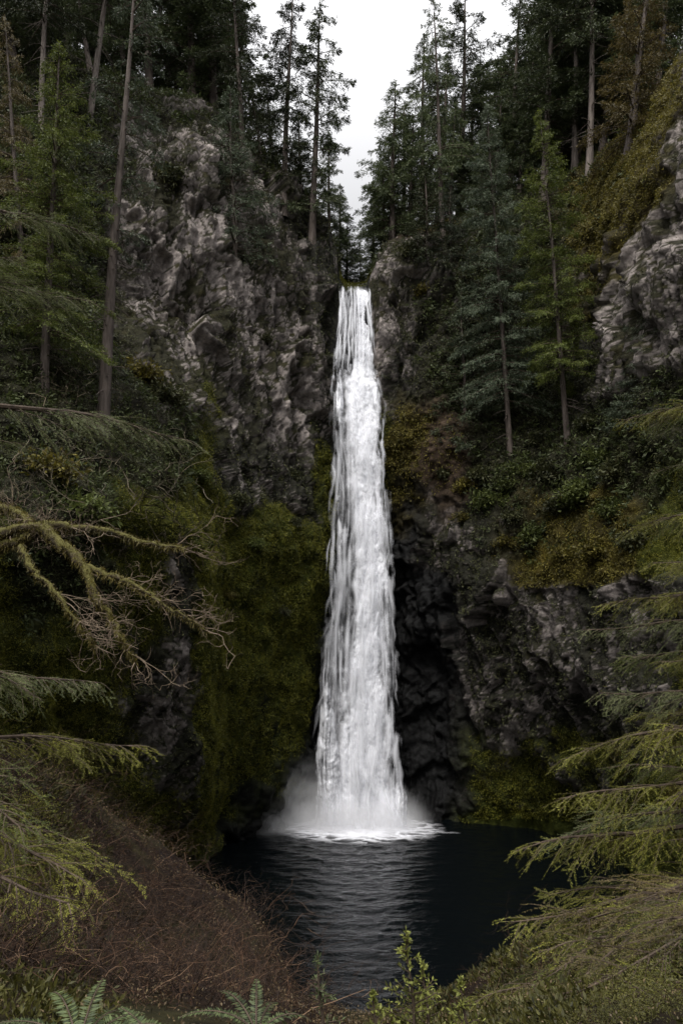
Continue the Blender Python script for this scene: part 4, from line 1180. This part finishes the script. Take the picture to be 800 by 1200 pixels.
fern(300, 1215, 4.0, 'small sword fern at the bottom edge left of the fir sapling', 10, 14, .4)

def sapling(px, py, tpy, Y, label, leafmat, seed, leafy=False):
    rng = np.random.RandomState(seed)
    b = Vector(at(px, py, Y)); g = drop_hill(b.x, b.y); b.z = g.z - .05
    top = at(px, tpy, Y); H = top[2] - b.z
    r = empty('sapling', b, label, 'sapling')
    a = Acc(); t = np.linspace(0, 1, 12); st = np.stack([.03 * np.sin(t * 5) * H, .02 * t, H * t], 1)
    tube(a, st, .013 * (1 - .85 * t), 6); lf = Acc()
    B = []; D = []; Ln = []
    for i in range(int((60 if leafy else 70) * H / .9)):
        f = .15 + .85 * rng.rand(); l = (.36 if leafy else .30) * (1.05 - f) * rng.uniform(.6, 1.1) * min(1, H); az = rng.rand() * 6.28
        p0 = np.array([np.interp(f, t, st[:, k]) for k in range(3)])
        d = np.array([math.cos(az), math.sin(az), .55 if leafy else .35]); q = p0 + d * np.linspace(0, 1, 5)[:, None] * l
        tube(a, q, np.linspace(.004, .0015, 5), 4)
        n = int(l / .008) + 3; k = rng.rand(n)
        B.append(p0 + d * (k * l)[:, None]); D.append(d * .6 + rng.normal(size=(n, 3)) * .6); Ln.append(np.full(n, .030 if leafy else .026) * rng.uniform(.6, 1.2, n))
    n = 40; B.append(np.stack([np.full(n, st[-1, 0]), np.full(n, st[-1, 1]), H * rng.uniform(.85, 1, n)], 1)); D.append(rng.normal(size=(n, 3)) * .5 + np.array([0, 0, .6])); Ln.append(np.full(n, .03))
    B = np.concatenate(B); D = np.concatenate(D); Ln = np.concatenate(Ln)
    lf.quads(diamonds(B, D, rng.normal(size=B.shape) + np.array([0, 0, 1]), Ln, Ln * (.45 if leafy else .22)))
    obj('stem', a.build('stem', [M['twig']]), r); obj('foliage', lf.build('foliage', [M[leafmat]]), r)
sapling(375, 1230, 1122, 3.6, 'upright pale green fir sapling at the bottom centre', 'fern', 5)
sapling(482, 1240, 1092, 4.2, 'thin leafy sapling in front of the dark pool', 'bright_leaf', 6, True)
sapling(500, 1240, 1130, 4.4, 'bushy yellow green sapling at the near edge of the pool', 'bright_leaf', 9, True)
sapling(440, 1240, 1165, 3.8, 'low yellow green leafy sapling at the bottom edge right of the fir sapling', 'bright_leaf', 7, True)
sapling(545, 1235, 1150, 4.0, 'straggly olive sapling beside the dry twigs', 'bright_leaf', 8, True)

# dry twiggy bushes at the lower right
def dry(px, py, s, label, k):
    h = hit_hill(px, py)
    o = obj('bare_shrub', BR[k]); tag(o, label, 'shrub'); o.location = h; o.scale = (s, s, s); o.rotation_euler = (0, .2, px)
dry(560, 1190, .5, 'dry leafless bush at the bottom right, left of the pale stone', 0)
dry(615, 1175, .6, 'dry twiggy bush under the lowest boughs of the right conifer', 2)
dry(520, 1203, .45, 'small dry bush at the near edge of the pool', 3)
dry(660, 1150, .6, 'dry bush in the shade of the right conifer', 4)
for n_, (bx, by, tips, lab) in enumerate([
    (4.0, 5.6, [(640, 1130, 5.6), (690, 1085, 5.9), (600, 1165, 5.3), (660, 1190, 4.6), (720, 1130, 4.8), (760, 1080, 6.2), (700, 1200, 4.3), (780, 1150, 4.6), (740, 1180, 4.4), (810, 1100, 5.0), (650, 1150, 5.0), (680, 1172, 4.2), (765, 1192, 3.9), (800, 1135, 4.2), (720, 1098, 5.6), (630, 1190, 4.6), (580, 1195, 4.6)], 'young olive green conifer filling the bottom right corner'),
    (2.6, 6.6, [(560, 1185, 6.2), (590, 1150, 6.8), (640, 1160, 6.2), (610, 1190, 5.6), (680, 1140, 6.8)], 'low spreading conifer seedling by the pale stone at the lower right')]):
    yc = near_tree('young_conifer', bx, by, 1.1 if n_ == 0 else .7, .04, lab)
    for i, (px, py, Y) in enumerate(tips):
        bough(yc, at(px, py, Y), ['low_moss', 'near_green', 'olive_needles'][i % 3] if i % 4 else 'near_needles', 40 + i % 7, roll=.3 * math.sin(i * 2.1))
SHN.append(shrub_mesh(14, 1.0, 9000, .03, 'low_moss', .55))
for i, (px, py, s) in enumerate([(755, 1196, .34), (800, 1178, .4), (715, 1205, .3), (830, 1140, .5), (770, 1160, .4), (660, 1203, .26)]):
    h = hit_hill(px, py); r = empty('shrub', h - Vector((0, 0, .08)), 'low dark olive shrub hugging the ground in the bottom right corner', 'shrub', 'low shrubs in the bottom right corner')
    obj('stem', SHN[3][0], r); obj('foliage', SHN[3][1], r); r.scale = (s, s, s * .8); r.rotation_euler = (0, 0, i * 1.7)
for i, (px, py, s, k) in enumerate([(20, 950, .7, 0), (60, 1010, .6, 1), (15, 1060, .5, 0), (100, 1060, .45, 2), (45, 1110, .4, 1), (0, 1000, .6, 2), (150, 1110, .3, 0)]):
    h = hit_hill(px, py); r = empty('shrub', h - Vector((0, 0, .1)), 'yellow green leafy shrub among the bare brush at the lower left', 'shrub', 'leafy shrubs among the brush at the lower left')
    obj('stem', SHN[k][0], r); obj('foliage', SHN[k][1], r); r.scale = (s, s, s * .8); r.rotation_euler = (0, 0, i)

def stone(px, py, s, label, seed):
    import bmesh
    h = hit_hill(px, py)
    bm = bmesh.new(); bmesh.ops.create_icosphere(bm, subdivisions=5, radius=1)
    v = np.array([q.co for q in bm.verts]); f, e = facets(v * 1.3 + seed, 1.2)
    v = v * (1 + .35 * f + .08 * fbm(v * 3, 3))[:, None] * np.array([1.2, .9, .65])
    for q, c in zip(bm.verts, v): q.co = c
    me = bpy.data.meshes.new('rock'); bm.to_mesh(me); bm.free()
    n = fbm(v * 3 + seed, 4)
    ca_ = np.array([.30, .29, .28]) * (1 + .6 * n)[:, None]; mo = sstep(.1, .3, fbm(v * 1.2 + 3, 3) + .1)[:, None]
    ca_ = ca_ * (1 - mo) + np.array([.05, .052, .02]) * mo
    at_ = me.attributes.new('col', 'FLOAT_COLOR', 'POINT'); at_.data.foreach_set('color', np.concatenate([ca_, np.ones((len(v), 1))], 1).astype(np.float32).ravel())
    me.materials.append(M['rock'])
    o = obj('rock', me); tag(o, label, 'rock'); o.location = h; o.scale = (s, s, s)
stone(634, 1193, .075, 'pale grey stone at the bottom edge among mossy shrubs', 2)
stone(776, 1096, .10, 'pale rock showing through a gap under the right boughs', 5)
stone(706, 1112, .13, 'mossy grey stone behind the lowest right boughs', 8)

# ------------------------------------------------------------------ light, sky, camera
SUN_EL, SUN_AZ = R_(58), R_(200)       # behind the camera's left shoulder
w = bpy.data.worlds.new('World'); sc.world = w; w.use_nodes = True
ns, L = w.node_tree.nodes, w.node_tree.links; ns.clear()
sky = nd(ns, 'ShaderNodeTexSky', sky_type='NISHITA'); sky.sun_disc = False; sky.sun_elevation = SUN_EL; sky.sun_rotation = SUN_AZ
sky.air_density = 1; sky.dust_density = 4; sky.ozone_density = 1
hs = nd(ns, 'ShaderNodeHueSaturation'); hs.inputs['Saturation'].default_value = .12; L.new(sky.outputs[0], hs.inputs['Color'])
b1 = nd(ns, 'ShaderNodeBackground'); b1.inputs['Strength'].default_value = .05; L.new(hs.outputs[0], b1.inputs['Color'])
# overcast layer: the cloud deck is brightest overhead
tc = nd(ns, 'ShaderNodeTexCoord'); sx = nd(ns, 'ShaderNodeSeparateXYZ'); L.new(tc.outputs['Generated'], sx.inputs[0])
cl = nd(ns, 'ShaderNodeTexNoise'); cl.inputs['Scale'].default_value = 2.5; cl.inputs['Detail'].default_value = 4; L.new(tc.outputs['Generated'], cl.inputs['Vector'])
zc = nd(ns, 'ShaderNodeMath', operation='MAXIMUM'); zc.inputs[1].default_value = 0; L.new(sx.outputs['Z'], zc.inputs[0])
zp = nd(ns, 'ShaderNodeMath', operation='POWER'); zp.inputs[1].default_value = 5; L.new(zc.outputs[0], zp.inputs[0])
mr = nd(ns, 'ShaderNodeMath', operation='MULTIPLY_ADD'); mr.inputs[1].default_value = 2.6; mr.inputs[2].default_value = .17; L.new(zp.outputs[0], mr.inputs[0])
mc = nd(ns, 'ShaderNodeMapRange'); mc.inputs['To Min'].default_value = .93; mc.inputs['To Max'].default_value = 1.07; L.new(cl.outputs['Fac'], mc.inputs['Value'])
mm = nd(ns, 'ShaderNodeMath', operation='MULTIPLY'); L.new(mr.outputs[0], mm.inputs[0]); L.new(mc.outputs[0], mm.inputs[1])
b2 = nd(ns, 'ShaderNodeBackground'); b2.inputs['Color'].default_value = (.985, .98, 1, 1); L.new(mm.outputs[0], b2.inputs['Strength'])
ad = nd(ns, 'ShaderNodeAddShader'); L.new(b1.outputs[0], ad.inputs[0]); L.new(b2.outputs[0], ad.inputs[1])
wo = nd(ns, 'ShaderNodeOutputWorld'); L.new(ad.outputs[0], wo.inputs['Surface'])

sl = bpy.data.lights.new('sun', 'SUN'); sl.energy = 1.5; sl.angle = R_(14); sl.color = (1, .96, .9)
so = bpy.data.objects.new('sun', sl); C.objects.link(so)
dv = Vector((math.sin(SUN_AZ) * math.cos(SUN_EL), math.cos(SUN_AZ) * math.cos(SUN_EL), math.sin(SUN_EL)))
so.rotation_mode = 'QUATERNION'; so.rotation_quaternion = dv.to_track_quat('Z', 'Y'); so.location = (0, -10, 40)

cam = bpy.data.cameras.new('camera'); co = bpy.data.objects.new('camera', cam); C.objects.link(co)
co.location = CAM; co.rotation_euler = (math.pi / 2 + PITCH, 0, 0)
cam.sensor_fit = 'VERTICAL'; cam.sensor_height = 36; cam.sensor_width = 24; cam.lens = 24; cam.clip_end = 500; cam.clip_start = .05
sc.camera = co
vs = sc.view_settings; vs.view_transform = 'Standard'; vs.look = 'None'; vs.exposure = .9; vs.gamma = 1; vs.use_curve_mapping = False
cy = sc.cycles
cy.max_bounces = 6; cy.diffuse_bounces = 3; cy.glossy_bounces = 2; cy.transmission_bounces = 3; cy.transparent_max_bounces = 16; cy.volume_bounces = 3
cy.use_denoising = True
try:
    cy.denoiser = 'OPENIMAGEDENOISE'; cy.denoising_input_passes = 'RGB_ALBEDO_NORMAL'
except Exception: pass
cy.use_adaptive_sampling = True; cy.adaptive_threshold = .02
